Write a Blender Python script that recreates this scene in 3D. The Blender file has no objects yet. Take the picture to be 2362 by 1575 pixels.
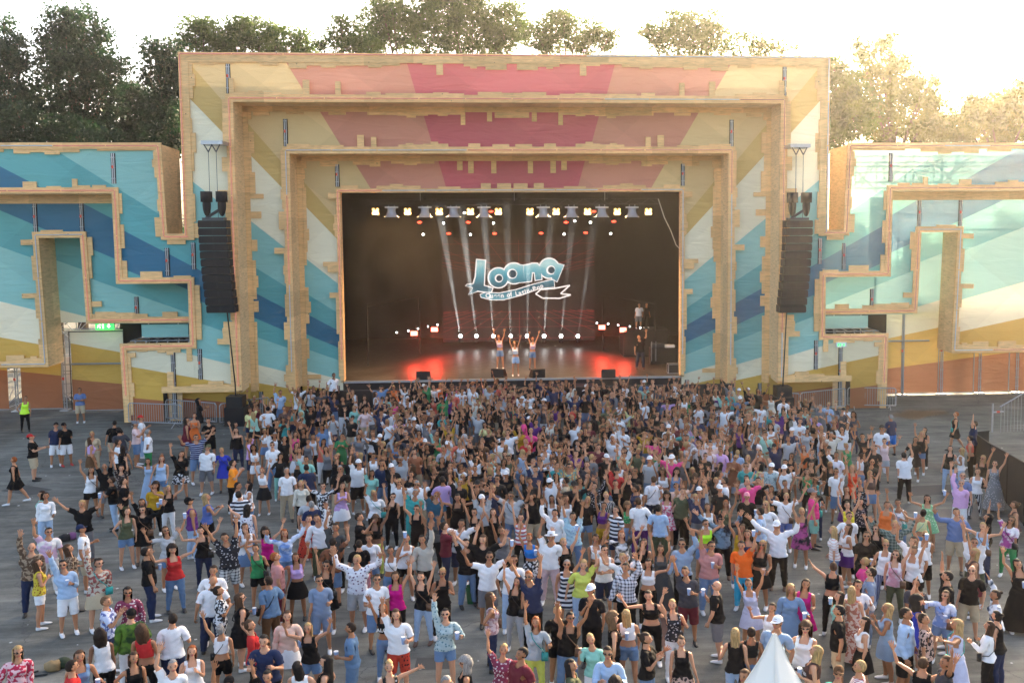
import bpy, bmesh, math, random
import numpy as np
from mathutils import Vector, Matrix, noise
random.seed(7); RNG = np.random.default_rng(7)
sc = bpy.context.scene
COL = sc.collection
# ---------------------------------------------------------------- camera
FPX, PI_, YA, RO, CX, CD, CH, SX, SY = 2252.5934, 0.0783, 0.0695, -0.0058, -0.5432, 48.701, 9.435, 136.2274, -86.2902
_cp, _sp, _cy, _sy, _cr, _sr = math.cos(PI_), math.sin(PI_), math.cos(YA), math.sin(YA), math.cos(RO), math.sin(RO)
CF = np.array([_sy*_cp, _cy*_cp, -_sp]); _rt = np.array([_cy, -_sy, 0.0]); _up = np.cross(_rt, CF)
CR = _cr*_rt + _sr*_up; CU = -_sr*_rt + _cr*_up; CP = np.array([CX, -CD, CH])
def P(x, y, Y=None, Z=None):
    """point of the world seen at photo pixel x, y on the plane Y = const or Z = const"""
    r = CF + CR*(x-1181-SX)/FPX - CU*(y-787.5-SY)/FPX
    t = (Y+CD)/r[1] if Z is None else (Z-CH)/r[2]
    return CP + t*r
cam_d = bpy.data.cameras.new("camera"); cam = bpy.data.objects.new("camera", cam_d); COL.objects.link(cam)
cam.matrix_world = Matrix(((CR[0], CU[0], -CF[0], CP[0]), (CR[1], CU[1], -CF[1], CP[1]), (CR[2], CU[2], -CF[2], CP[2]), (0, 0, 0, 1)))
cam_d.sensor_width = 36.0; cam_d.lens = 36.0*FPX/2362.0
cam_d.shift_x = -SX/2362.0; cam_d.shift_y = SY/2362.0
cam_d.clip_start = 0.1; cam_d.clip_end = 2000.0
sc.camera = cam
# ---------------------------------------------------------------- sky, sun, exposure
SUN_EL, SUN_AZ = math.radians(20.5), math.radians(31.0)      # azimuth from +Y towards +X
w = bpy.data.worlds.new("World"); sc.world = w; w.use_nodes = True
nt = w.node_tree; bg = nt.nodes["Background"]
sky = nt.nodes.new("ShaderNodeTexSky"); sky.sky_type = 'NISHITA'; sky.sun_disc = False
sky.sun_elevation = SUN_EL; sky.sun_rotation = SUN_AZ; sky.air_density = 0.7; sky.dust_density = 4.0; sky.ozone_density = 0.3
nt.links.new(sky.outputs[0], bg.inputs[0]); bg.inputs[1].default_value = 0.15
sun_d = bpy.data.lights.new("sun", 'SUN'); sun_d.energy = 3.6; sun_d.angle = math.radians(0.6); sun_d.color = (1.0, 0.80, 0.55)
sun = bpy.data.objects.new("sun", sun_d); COL.objects.link(sun)
_sd = Vector((math.sin(SUN_AZ)*math.cos(SUN_EL), math.cos(SUN_AZ)*math.cos(SUN_EL), math.sin(SUN_EL)))
sun.rotation_euler = _sd.to_track_quat('Z', 'Y').to_euler()
sc.view_settings.view_transform = 'Standard'; sc.view_settings.look = 'None'
sc.view_settings.exposure = 2.35; sc.view_settings.use_white_balance = True; sc.view_settings.white_balance_temperature = 7100; sc.view_settings.gamma = 1.0; sc.view_settings.use_curve_mapping = False
sc.cycles.max_bounces = 6; sc.cycles.diffuse_bounces = 3; sc.cycles.transparent_max_bounces = 8
sc.cycles.volume_bounces = 0
# ---------------------------------------------------------------- helpers
def tag(o, label=None, cat=None, group=None, kind=None):
    if label: o['label'] = label
    if cat: o['category'] = cat
    if group: o['group'] = group
    if kind: o['kind'] = kind
    return o
def empty(name, loc=(0, 0, 0), rz=0.0):
    o = bpy.data.objects.new(name, None); COL.objects.link(o); o.location = loc; o.rotation_euler = (0, 0, rz)
    o.empty_display_size = 0.2
    return o
def mesh_np(name, V, Fq, Ft=None, mats=(), midx=None, smooth=False):
    """fast mesh from numpy arrays of quads and triangles"""
    V = np.asarray(V, np.float32); nq = len(Fq) if Fq is not None else 0; ntr = len(Ft) if Ft is not None else 0
    me = bpy.data.meshes.new(name); me.vertices.add(len(V)); me.vertices.foreach_set("co", V.ravel())
    loops = []
    if nq: loops.append(np.asarray(Fq, np.int32).ravel())
    if ntr: loops.append(np.asarray(Ft, np.int32).ravel())
    L = np.concatenate(loops); me.loops.add(len(L)); me.loops.foreach_set("vertex_index", L)
    tot = np.concatenate([np.full(nq, 4, np.int32), np.full(ntr, 3, np.int32)]); st = np.concatenate([[0], np.cumsum(tot)[:-1]]).astype(np.int32)
    me.polygons.add(nq+ntr); me.polygons.foreach_set("loop_start", st); me.polygons.foreach_set("loop_total", tot)
    if midx is not None: me.polygons.foreach_set("material_index", np.asarray(midx, np.int32))
    me.polygons.foreach_set("use_smooth", np.full(nq+ntr, bool(smooth)))
    for m in mats: me.materials.append(m)
    me.update(calc_edges=True)
    return me
def obj(name, me, parent=None, loc=None):
    o = bpy.data.objects.new(name, me); COL.objects.link(o)
    if parent is not None: o.parent = parent
    if loc is not None: o.location = loc
    return o
class MB:
    """collects boxes, tubes and polygons into ONE mesh"""
    def __init__(s): s.v = []; s.f = []; s.m = []
    def add(s, vs, fs, mi=0):
        b = len(s.v); s.v += [tuple(map(float, p)) for p in vs]; s.f += [tuple(b+i for i in f) for f in fs]; s.m += [mi]*len(fs); return s
    def box(s, x0, x1, y0, y1, z0, z1, mi=0):
        x0, x1 = sorted((x0, x1)); y0, y1 = sorted((y0, y1)); z0, z1 = sorted((z0, z1))
        return s.add([(x0,y0,z0),(x1,y0,z0),(x1,y1,z0),(x0,y1,z0),(x0,y0,z1),(x1,y0,z1),(x1,y1,z1),(x0,y1,z1)],
              [(0,3,2,1),(4,5,6,7),(0,1,5,4),(1,2,6,5),(2,3,7,6),(3,0,4,7)], mi)
    def tube(s, a, b, r0, r1=None, n=6, mi=0, caps=True):
        a = Vector(a); b = Vector(b); r1 = r0 if r1 is None else r1; d = (b-a)
        if d.length < 1e-6: return s
        d.normalize(); u = d.orthogonal().normalized(); v = d.cross(u); vs = []
        for c, r in ((a, r0), (b, r1)):
            for k in range(n):
                t = 2*math.pi*k/n; vs.append(c + (u*math.cos(t)+v*math.sin(t))*r)
        fs = [(k, (k+1) % n, n+(k+1) % n, n+k) for k in range(n)]
        if caps: fs += [tuple(range(n-1, -1, -1)), tuple(range(n, 2*n))]
        return s.add(vs, fs, mi)
    def path(s, pts, r, n=5, mi=0):
        for a, b in zip(pts[:-1], pts[1:]): s.tube(a, b, r, r, n, mi)
        return s
    def prism(s, poly, y0, y1, mi=0):
        """poly = list of (x, z); extruded along Y"""
        n = len(poly); vs = [(x, y0, z) for x, z in poly]+[(x, y1, z) for x, z in poly]
        return s.add(vs, [tuple(range(n)), tuple(range(2*n-1, n-1, -1))]+[(i, n+i, n+(i+1) % n, (i+1) % n) for i in range(n)], mi)
    def sphere(s, c, rx, ry=None, rz=None, n=8, m=6, mi=0):
        ry = ry or rx; rz = rz or rx; vs = []; fs = []
        for i in range(m+1):
            ph = math.pi*i/m
            for k in range(n):
                t = 2*math.pi*k/n; vs.append((c[0]+rx*math.sin(ph)*math.cos(t), c[1]+ry*math.sin(ph)*math.sin(t), c[2]+rz*math.cos(ph)))
        for i in range(m):
            for k in range(n): fs.append((i*n+k, (i+1)*n+k, (i+1)*n+(k+1) % n, i*n+(k+1) % n))
        return s.add(vs, fs, mi)
    def disc(s, c, r, Y, n=12, mi=0):
        return s.add([(c[0]+r*math.cos(2*math.pi*k/n), Y, c[1]+r*math.sin(2*math.pi*k/n)) for k in range(n)], [tuple(range(n))], mi)
    def build(s, name, mats, parent=None, smooth=False, loc=None):
        me = bpy.data.meshes.new(name); me.from_pydata(s.v, [], s.f)
        if not isinstance(mats, (list, tuple)): mats = [mats]
        for m in mats: me.materials.append(m)
        if len(mats) > 1: me.polygons.foreach_set("material_index", s.m)
        if smooth: me.polygons.foreach_set("use_smooth", [True]*len(s.f))
        me.update(); return obj(name, me, parent, loc)
# ---------------------------------------------------------------- materials
def nmat(name):
    m = bpy.data.materials.new(name); m.use_nodes = True; t = m.node_tree; b = t.nodes["Principled BSDF"]; return m, t, b
def solid(name, c, rough=0.6, metal=0.0, var=0.12, scale=6.0, bump=0.0, bscale=30.0, spec=0.4):
    m, t, b = nmat(name); N = t.nodes; L = t.links
    tc = N.new("ShaderNodeTexCoord"); nz = N.new("ShaderNodeTexNoise"); nz.inputs["Scale"].default_value = scale; nz.inputs["Detail"].default_value = 4
    L.new(tc.outputs["Object"], nz.inputs["Vector"])
    mx = N.new("ShaderNodeMix"); mx.data_type = 'RGBA'
    mx.inputs[6].default_value = (*[max(0, x*(1-var)) for x in c], 1); mx.inputs[7].default_value = (*[min(1, x*(1+var)) for x in c], 1)
    L.new(nz.outputs[0], mx.inputs[0]); L.new(mx.outputs[2], b.inputs["Base Color"])
    b.inputs["Roughness"].default_value = rough; b.inputs["Metallic"].default_value = metal; b.inputs["Specular IOR Level"].default_value = spec
    if bump:
        n2 = N.new("ShaderNodeTexNoise"); n2.inputs["Scale"].default_value = bscale; n2.inputs["Detail"].default_value = 3
        L.new(tc.outputs["Object"], n2.inputs["Vector"]); bp = N.new("ShaderNodeBump"); bp.inputs["Strength"].default_value = bump; bp.inputs["Distance"].default_value = 0.02
        L.new(n2.outputs[0], bp.inputs["Height"]); L.new(bp.outputs[0], b.inputs["Normal"])
    return m
def emit(name, c, s):
    m, t, b = nmat(name); b.inputs["Base Color"].default_value = (*[x*.08 for x in c], 1); b.inputs["Emission Color"].default_value = (*c, 1); b.inputs["Emission Strength"].default_value = s
    return m
def ramp(N, stops, interp='CONSTANT'):
    r = N.new("ShaderNodeValToRGB"); cr = r.color_ramp; cr.interpolation = interp
    while len(cr.elements) > 1: cr.elements.remove(cr.elements[-1])
    cr.elements[0].position = stops[0][0]; cr.elements[0].color = (*stops[0][1], 1)
    for p, c in stops[1:]:
        e = cr.elements.new(p); e.color = (*c, 1)
    return r
M = {}
M['metal'] = solid("galvanised_metal", (0.42, 0.43, 0.44), 0.4, 0.7, 0.15)
M['red_cap'] = solid("red_coupler", (0.7, 0.08, 0.04), 0.5)
M['black'] = solid("black_cloth", (0.012, 0.012, 0.013), 0.85, 0, 0.3, 3, 0.3, 8)
M['blackpaint'] = solid("black_paint", (0.009, 0.009, 0.009), 0.6, 0, 0.2, 5, 0.2, 40)
M['darkmetal'] = solid("dark_metal", (0.06, 0.06, 0.065), 0.4, 0.5, 0.2)
M['led_red'] = emit("led_tube_lit", (1.0, 0.40, 0.34), 0.11)
M['led_off'] = solid("led_tube_unlit", (0.55, 0.57, 0.60), 0.3, 0.0, 0.05)
M['white'] = solid("white_plastic", (0.75, 0.75, 0.75), 0.4, 0, 0.05)
M['warm_lamp'] = emit("warm_lamp", (1.0, 0.50, 0.11), 1.5)
M['red_lamp'] = emit("red_lamp", (1.0, 0.06, 0.03), 1.2)
M['white_lamp'] = emit("white_lamp", (0.9, 0.95, 1.0), 6.0)
def wood_mat(name, c=(0.80, 0.49, 0.22)):
    m, t, b = nmat(name); N = t.nodes; L = t.links
    tc = N.new("ShaderNodeTexCoord"); mp = N.new("ShaderNodeMapping"); mp.inputs["Scale"].default_value = (0.9, 1.0, 6.0)
    L.new(tc.outputs["Object"], mp.inputs["Vector"])
    nz = N.new("ShaderNodeTexNoise"); nz.inputs["Scale"].default_value = 2.4; nz.inputs["Detail"].default_value = 8; nz.inputs["Distortion"].default_value = 0.6
    L.new(mp.outputs[0], nz.inputs["Vector"])
    r = ramp(N, [(0.25, tuple(x*0.72 for x in c)), (0.5, c), (0.75, tuple(min(1, x*1.18) for x in c))], 'LINEAR'); L.new(nz.outputs[0], r.inputs[0])
    # knots and screw heads
    vo = N.new("ShaderNodeTexVoronoi"); vo.inputs["Scale"].default_value = 1.7; L.new(tc.outputs["Object"], vo.inputs["Vector"])
    lt = N.new("ShaderNodeMath"); lt.operation = 'LESS_THAN'; lt.inputs[1].default_value = 0.05; L.new(vo.outputs["Distance"], lt.inputs[0])
    mx = N.new("ShaderNodeMix"); mx.data_type = 'RGBA'; mx.inputs[7].default_value = (c[0]*0.35, c[1]*0.3, c[2]*0.3, 1)
    L.new(lt.outputs[0], mx.inputs[0]); L.new(r.outputs[0], mx.inputs[6])
    # board to board tone: brick cells
    br = N.new("ShaderNodeTexWhiteNoise"); br.noise_dimensions = '3D'; vm = N.new("ShaderNodeVectorMath"); vm.operation = 'FLOOR'
    mp2 = N.new("ShaderNodeMapping"); mp2.inputs["Scale"].default_value = (0.42, 0.42, 0.8); L.new(tc.outputs["Object"], mp2.inputs["Vector"]); L.new(mp2.outputs[0], vm.inputs[0]); L.new(vm.outputs[0], br.inputs["Vector"])
    mr = N.new("ShaderNodeMapRange"); mr.inputs[3].default_value = 0.86; mr.inputs[4].default_value = 1.1; L.new(br.outputs["Value"], mr.inputs[0])
    hs = N.new("ShaderNodeHueSaturation"); L.new(mr.outputs[0], hs.inputs["Value"]); L.new(mx.outputs[2], hs.inputs["Color"]); L.new(hs.outputs[0], b.inputs["Base Color"])
    b.inputs["Roughness"].default_value = 0.7; b.inputs["Specular IOR Level"].default_value = 0.25
    bp = N.new("ShaderNodeBump"); bp.inputs["Strength"].default_value = 0.15; bp.inputs["Distance"].default_value = 0.01; L.new(nz.outputs[0], bp.inputs["Height"]); L.new(bp.outputs[0], b.inputs["Normal"])
    return m
M['wood'] = wood_mat("plywood"); M['wood_side'] = wood_mat("plywood_side", (0.80, 0.54, 0.29))
def fabric_mat(name, transl=0.25):
    """printed sunburst tarpaulin: colours by angle round a point on the ground in the middle of the stage"""
    m, t, b = nmat(name); N = t.nodes; L = t.links
    def mth(op, a, b_=None, c_=None):
        n = N.new("ShaderNodeMath"); n.operation = op
        for i, v in enumerate((a, b_, c_)):
            if v is None: continue
            if isinstance(v, (int, float)): n.inputs[i].default_value = v
            else: L.new(v, n.inputs[i])
        return n.outputs[0]
    tc = N.new("ShaderNodeTexCoord"); sp = N.new("ShaderNodeSeparateXYZ"); L.new(tc.outputs["Object"], sp.inputs[0])
    ax = mth('ABSOLUTE', sp.outputs[0]); z = mth('ADD', sp.outputs[2], 0.95)
    ang = mth('MULTIPLY', mth('ARCTAN2', z, ax), 2/math.pi)
    d = lambda a: a/90.0
    te, ye, cr_, lt_, mt, bl = (.40,.14,.06), (.64,.38,.08), (.80,.73,.52), (.25,.52,.47), (.10,.36,.36), (.03,.15,.24)
    st = [(0, te), (d(6.6), ye), (d(11.2), cr_), (d(14.9), lt_), (d(20.5), mt), (d(24.2), bl), (d(28.6), mt), (d(33.0), lt_), (d(39.3), cr_),
          (d(47.0), (.60,.40,.14)), (d(49.6), (.70,.50,.24)), (d(59.1), (.60,.25,.17)), (d(74.4), (.56,.11,.13))]
    r = ramp(N, st); L.new(ang, r.inputs[0])
    # faint facets: triangles of slightly other tone
    a2 = mth('FRACT', mth('MULTIPLY', mth('ADD', mth('MULTIPLY', sp.outputs[0], 0.75), sp.outputs[2]), 0.135))
    a3 = mth('FRACT', mth('MULTIPLY', mth('SUBTRACT', mth('MULTIPLY', sp.outputs[0], 0.9), sp.outputs[2]), 0.11))
    f = mth('ADD', mth('MULTIPLY', mth('GREATER_THAN', a2, 0.5), 0.07), mth('MULTIPLY', mth('GREATER_THAN', a3, 0.55), 0.06))
    val = mth('SUBTRACT', 1.06, f)
    nz = N.new("ShaderNodeTexNoise"); nz.inputs["Scale"].default_value = 0.5; nz.inputs["Detail"].default_value = 3; L.new(tc.outputs["Object"], nz.inputs["Vector"])
    val = mth('MULTIPLY', val, mth('ADD', 0.92, mth('MULTIPLY', nz.outputs[0], 0.16)))
    hs = N.new("ShaderNodeHueSaturation"); L.new(val, hs.inputs["Value"]); L.new(r.outputs[0], hs.inputs["Color"])
    # creases and folds
    mp = N.new("ShaderNodeMapping"); mp.inputs["Rotation"].default_value = (0, 0.5, 0); mp.inputs["Scale"].default_value = (0.35, 1, 1.7); L.new(tc.outputs["Object"], mp.inputs["Vector"])
    wv = N.new("ShaderNodeTexNoise"); wv.inputs["Scale"].default_value = 1.3; wv.inputs["Detail"].default_value = 5; wv.inputs["Distortion"].default_value = 1.2; L.new(mp.outputs[0], wv.inputs["Vector"])
    bp = N.new("ShaderNodeBump"); bp.inputs["Strength"].default_value = 0.5; bp.inputs["Distance"].default_value = 0.12; L.new(wv.outputs[0], bp.inputs["Height"])
    b.inputs["Roughness"].default_value = 0.65; b.inputs["Specular IOR Level"].default_value = 0.2
    L.new(hs.outputs[0], b.inputs["Base Color"]); L.new(bp.outputs[0], b.inputs["Normal"])
    tr = N.new("ShaderNodeBsdfTranslucent"); h2 = N.new("ShaderNodeHueSaturation"); h2.inputs["Saturation"].default_value = .75; h2.inputs["Value"].default_value = 1.15; L.new(hs.outputs[0], h2.inputs["Color"]); L.new(h2.outputs[0], tr.inputs["Color"]); ms = N.new("ShaderNodeMixShader"); ms.inputs[0].default_value = transl
    L.new(b.outputs[0], ms.inputs[1]); L.new(tr.outputs[0], ms.inputs[2]); L.new(ms.outputs[0], N["Material Output"].inputs["Surface"])
    return m
M['fabric'] = fabric_mat("printed_tarpaulin", 0.05); M['fabric_thin'] = fabric_mat("printed_thin_tarpaulin", 0.36)
# ================================================================ GROUND
def ground():
    m, t, b = nmat("asphalt"); N = t.nodes; L = t.links
    tc = N.new("ShaderNodeTexCoord")
    n1 = N.new("ShaderNodeTexNoise"); n1.inputs["Scale"].default_value = 0.22; n1.inputs["Detail"].default_value = 6; n1.inputs["Roughness"].default_value = 0.65; L.new(tc.outputs["Object"], n1.inputs["Vector"])
    mp = N.new("ShaderNodeMapping"); mp.inputs["Rotation"].default_value = (0, 0, -0.55); mp.inputs["Scale"].default_value = (0.25, 2.2, 1); L.new(tc.outputs["Object"], mp.inputs["Vector"])
    n2 = N.new("ShaderNodeTexNoise"); n2.inputs["Scale"].default_value = 1.1; n2.inputs["Detail"].default_value = 7; n2.inputs["Roughness"].default_value = 0.7; L.new(mp.outputs[0], n2.inputs["Vector"])
    n3 = N.new("ShaderNodeTexNoise"); n3.inputs["Scale"].default_value = 45; n3.inputs["Detail"].default_value = 3; L.new(tc.outputs["Object"], n3.inputs["Vector"])
    vo = N.new("ShaderNodeTexNoise"); vo.inputs["Scale"].default_value = 1.6; vo.inputs["Detail"].default_value = 5; vo.inputs["Roughness"].default_value = .7; L.new(tc.outputs["Object"], vo.inputs["Vector"])
    def mth(op, a, b_):
        n = N.new("ShaderNodeMath"); n.operation = op
        for i, v in enumerate((a, b_)):
            if isinstance(v, (int, float)): n.inputs[i].default_value = v
            else: L.new(v, n.inputs[i])
        return n.outputs[0]
    s = mth('ADD', mth('MULTIPLY', n1.outputs[0], 0.42), mth('MULTIPLY', n2.outputs[0], 0.36)); s = mth('ADD', s, mth('MULTIPLY', n3.outputs[0], 0.12)); s = mth('ADD', s, mth('MULTIPLY', vo.outputs[0], 0.18))
    r = ramp(N, [(0.40, (0.050, 0.052, 0.046)), (0.5, (0.092, 0.095, 0.084)), (0.58, (0.155, 0.157, 0.138)), (0.70, (0.28, 0.28, 0.245))], 'LINEAR'); L.new(s, r.inputs[0])
    # hairline cracks
    vc = N.new("ShaderNodeTexVoronoi"); vc.feature = 'DISTANCE_TO_EDGE'; vc.inputs["Scale"].default_value = 0.16
    ad = N.new("ShaderNodeMixRGB"); ad.blend_type = 'ADD'; ad.inputs[0].default_value = 0.6; L.new(tc.outputs["Object"], ad.inputs[1]); L.new(vo.outputs[1], ad.inputs[2]); L.new(ad.outputs[0], vc.inputs["Vector"])
    cr = mth('LESS_THAN', vc.outputs["Distance"], 0.0022); mx = N.new("ShaderNodeMix"); mx.data_type = 'RGBA'; mx.inputs[7].default_value = (0.06, 0.06, 0.06, 1)
    L.new(mth('MULTIPLY', cr, 0.7), mx.inputs[0]); L.new(r.outputs[0], mx.inputs[6]); L.new(mx.outputs[2], b.inputs["Base Color"])
    b.inputs["Roughness"].default_value = 0.85; b.inputs["Specular IOR Level"].default_value = 0.3
    bp = N.new("ShaderNodeBump"); bp.inputs["Strength"].default_value = 0.4; bp.inputs["Distance"].default_value = 0.02; L.new(n3.outputs[0], bp.inputs["Height"]); L.new(bp.outputs[0], b.inputs["Normal"])
    me = bpy.data.meshes.new("ground"); me.from_pydata([(-700, -300, 0), (700, -300, 0), (700, 1200, 0), (-700, 1200, 0)], [], [(0, 1, 2, 3)]); me.materials.append(m)
    tag(obj("ground", me), kind='structure')
    # damp dark patch on the right, in front of the barrier; worn red strip in the yard floor; small stains
    wet = solid("damp_asphalt", (0.045, 0.036, 0.03), 0.45, 0, 0.2, 2)
    def blob(name, pts, mat, z=0.004):
        me = bpy.data.meshes.new(name); me.from_pydata([(p[0], p[1], z) for p in pts], [], [tuple(range(len(pts)))]); me.materials.append(mat); return tag(obj(name, me), kind='structure')
    px = [(2050,955),(2066,950),(2078,953),(2083,946),(2100,944),(2118,948),(2135,948),(2158,946),(2180,948),(2190,952),(2178,956),(2160,957),(2140,960),(2128,966),(2110,968),(2090,965),(2078,962),(2062,962)]
    pts = []
    for i in range(len(px)):
        a, b2 = px[i], px[(i+1) % len(px)]
        for k in range(4):
            t_ = k/4; q = P(a[0]+(b2[0]-a[0])*t_ + random.uniform(-2, 2), a[1]+(b2[1]-a[1])*t_+random.uniform(-1.0, 1.0), Z=0); pts.append(q)
    blob("damp_patch", pts, wet)
    red = solid("worn_red_strip", (0.12, 0.06, 0.045), 0.85, 0, 0.5, 3)
    a0 = P(1504, 1205, Z=0); a1 = P(1548, 1575, Z=0); pts = []; n = 60
    for side in (1, -1):
        rng = range(n+1) if side == 1 else range(n, -1, -1)
        for i in rng:
            q = a0+(a1-a0)*i/n; q = q+(a1-a0)*0.0; pts.append((q[0]+side*0.09+random.uniform(-.03, .03), q[1]))
    blob("red_floor_strip", pts, red)
    for (cx_, cy_, s_) in ((2150, 1075, .9), (2210, 1190, 1.3), (640, 1320, .5), (1960, 1500, .5), (300, 980, .5)):
        c = P(cx_, cy_, Z=0); k = 26
        blob("floor_stain", [(c[0]+s_*math.cos(2*math.pi*i/k)*random.uniform(.7, 1.2), c[1]+s_*.6*math.sin(2*math.pi*i/k)*random.uniform(.7, 1.2)) for i in range(k)], solid("stain", (.085, .08, .075), .75, 0, .3, 3), 0.005)
ground()
def litter():
    mb = MB(); rg = random.Random(4)
    for k in range(150):
        q = P(rg.uniform(0, 2362), rg.uniform(1000, 1575)**1.0, Z=0); s = rg.uniform(.015, .05); a = rg.uniform(0, 3); c_, s_ = math.cos(a)*s, math.sin(a)*s
        mb.add([(q[0]-c_, q[1]-s_, .006), (q[0]+s_, q[1]-c_, .01), (q[0]+c_, q[1]+s_, .012), (q[0]-s_, q[1]+c_, .008)], [(0, 1, 2, 3)])
    tag(mb.build("litter", solid("paper_litter", (.5, .5, .48), .8)), "scattered specks of paper litter on the asphalt", "litter", kind='stuff')
litter()
def patches():
    pm = solid("repair_asphalt", (.062, .062, .058), .85, 0, .3, 2, .3, 30)
    for k, (x, y, a, b, r) in enumerate(((700, 1500, 2.2, 1.1, .2), (60, 1130, 1.6, .9, -.5), (2150, 1130, 2.8, 1.2, .1), (1985, 1450, 1.2, .8, .6), (380, 1020, 2.4, .8, -.1), (1000, 1530, .8, .6, 0))):
        q = P(x, y, Z=0); c_, s_ = math.cos(r), math.sin(r); me = bpy.data.meshes.new("asphalt_patch"); me.from_pydata([(q[0]+u*a*c_-v*b*s_, q[1]+u*a*s_+v*b*c_, .003) for u, v in ((-.5, -.5), (.5, -.47), (.52, .5), (-.48, .52))], [], [(0, 1, 2, 3)]); me.materials.append(pm); tag(obj("asphalt_patch", me), kind='structure')
patches()
# ================================================================ STAGE FACADE
def strip_path(mb, pts, wdt, y0, y1, mi=0):
    """mitred band of width wdt along an axis-aligned path of (x, z)"""
    n = len(pts); L = []; R = []
    for i in range(n):
        d0 = Vector(pts[i])-Vector(pts[i-1]) if i > 0 else Vector(pts[1])-Vector(pts[0])
        d1 = Vector(pts[i+1])-Vector(pts[i]) if i < n-1 else d0
        d0.normalize(); d1.normalize(); n0 = Vector((-d0.y, d0.x)); n1 = Vector((-d1.y, d1.x)); m_ = (n0+n1); m_ = m_/max(m_.dot(n0), 1e-6) if m_.length > 1e-6 else n0
        if m_.length > 3: m_ = n0
        p = Vector(pts[i]); L.append(p+m_*wdt*0.5); R.append(p-m_*wdt*0.5)
    for i in range(n-1):
        poly = [tuple(L[i]), tuple(R[i]), tuple(R[i+1]), tuple(L[i+1])]
        mb.prism(poly, y0, y1, mi)
def fringe(mb, pts, wdt, y0, sides=(1, -1), seed=0, dmin=.06, dmax=.30):
    """stepped boards nailed along both edges of a timber band"""
    rg = random.Random(seed)
    for i in range(len(pts)-1):
        a, b = Vector(pts[i]), Vector(pts[i+1]); d = b-a; Ln = d.length
        if Ln < 0.8: continue
        d.normalize(); nrm = Vector((-d.y, d.x))
        for s_ in sides:
            t_ = rg.uniform(0.0, 0.4)
            while t_ < Ln-0.3:
                k = rg.random()
                if k < .2: ln, dp = rg.uniform(.22, .34), rg.uniform(dmax*1.3, dmax*2.6)
                elif k < .6: ln, dp = rg.uniform(.5, 1.1), rg.uniform(dmin, dmax)
                else: ln, dp = rg.uniform(1.0, 2.3), rg.uniform(dmin, dmax*.6)
                ln = min(ln, Ln-t_)
                p0 = a+d*t_+nrm*s_*wdt*.45; p1 = a+d*(t_+ln)+nrm*s_*wdt*.45; e = nrm*s_*(dp+wdt*.05)
                q = [p0, p1, p1+e, p0+e]; yy = y0-rg.uniform(0.01, 0.035)
                mb.prism([tuple(v) for v in (q if s_ < 0 else q[::-1])], yy, y0+0.05)
                if k > .85 and ln > 1:   # a second, narrower board on top
                    q2 = [p0+d*ln*.3+e, p0+d*ln*.6+e, p0+d*ln*.6+e*1.6, p0+d*ln*.3+e*1.6]; mb.prism([tuple(v) for v in (q2 if s_ < 0 else q2[::-1])], yy-.004, y0+0.05)
                t_ += ln + (rg.uniform(0.05, 1.3) if rg.random() < .55 else 0)
def boards(mb, par, loc, sides=(1,), name="timber_board"):
    """every 8 vertices of the fringe are one board: link each as its own part (and its mirror twin)"""
    n = len(mb.v)//8; cnt = 0; rest = MB()
    for k in range(n):
        vs = mb.v[k*8:k*8+8]; fs = [tuple(i-k*8 for i in f) for f in mb.f if k*8 <= f[0] < k*8+8]
        for s_ in sides:
            v2 = [(s_*a, b, c) for a, b, c in vs]; f2 = fs if s_ > 0 else [f[::-1] for f in fs]
            if cnt < 98: MB().add(v2, f2).build(name, M['wood'], par, loc=loc); cnt += 1
            else: rest.add(v2, f2)
    if rest.v: tag(rest.build("further_timber_boards", M['wood'], par, loc=loc), kind='stuff')
def led_path(parent, pts, y, seed=0, lit=.62, seg=2.35):
    rg = random.Random(seed); on = True; cnt = 0
    for i in range(len(pts)-1):
        a, b = Vector(pts[i]), Vector(pts[i+1]); d = b-a; Ln = d.length
        if Ln < .2: continue
        d.normalize(); k = max(1, round(Ln/seg)); sl = Ln/k
        for j in range(k):
            if rg.random() < .3: on = rg.random() < lit
            if cnt >= 95: break
            p, q = a+d*(j*sl+.03), a+d*((j+1)*sl-.03)
            MB().tube((p.x, y, p.y), (q.x, y, q.y), 0.024, n=6).build("led_tube", M['led_red'] if on else M['led_off'], parent); cnt += 1
def pole_slit(parent, x, z0, z1, y, bracket=True, dbl=True):
    """black strip for the shade in a gap between two sheets, scaffold ladder before it"""
    MB().box(x-.11, x+.11, y-.006, y+.004, z0, z1).build("gap_shade_strip", M['black'], parent)  # black strip stands for the shade inside the gap
    mb = MB(); r = .028
    mb.tube((x-.04, y-.05, z0), (x-.04, y-.05, z1), r); mb.tube((x+.045, y-.04, z0), (x+.045, y-.04, z1), r)
    z = z0+.25
    while z < z1: mb.tube((x-.09, y-.055, z), (x+.09, y-.055, z), .022, n=5); z += .5
    o = mb.build("scaffold_post", M['metal'], parent)
    MB().box(x-.06, x+.02, y-.09, y-.03, (z0*.45+z1*.55)-.07, (z0*.45+z1*.55)+.07).build("coupler", M['red_cap'], o)
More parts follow.
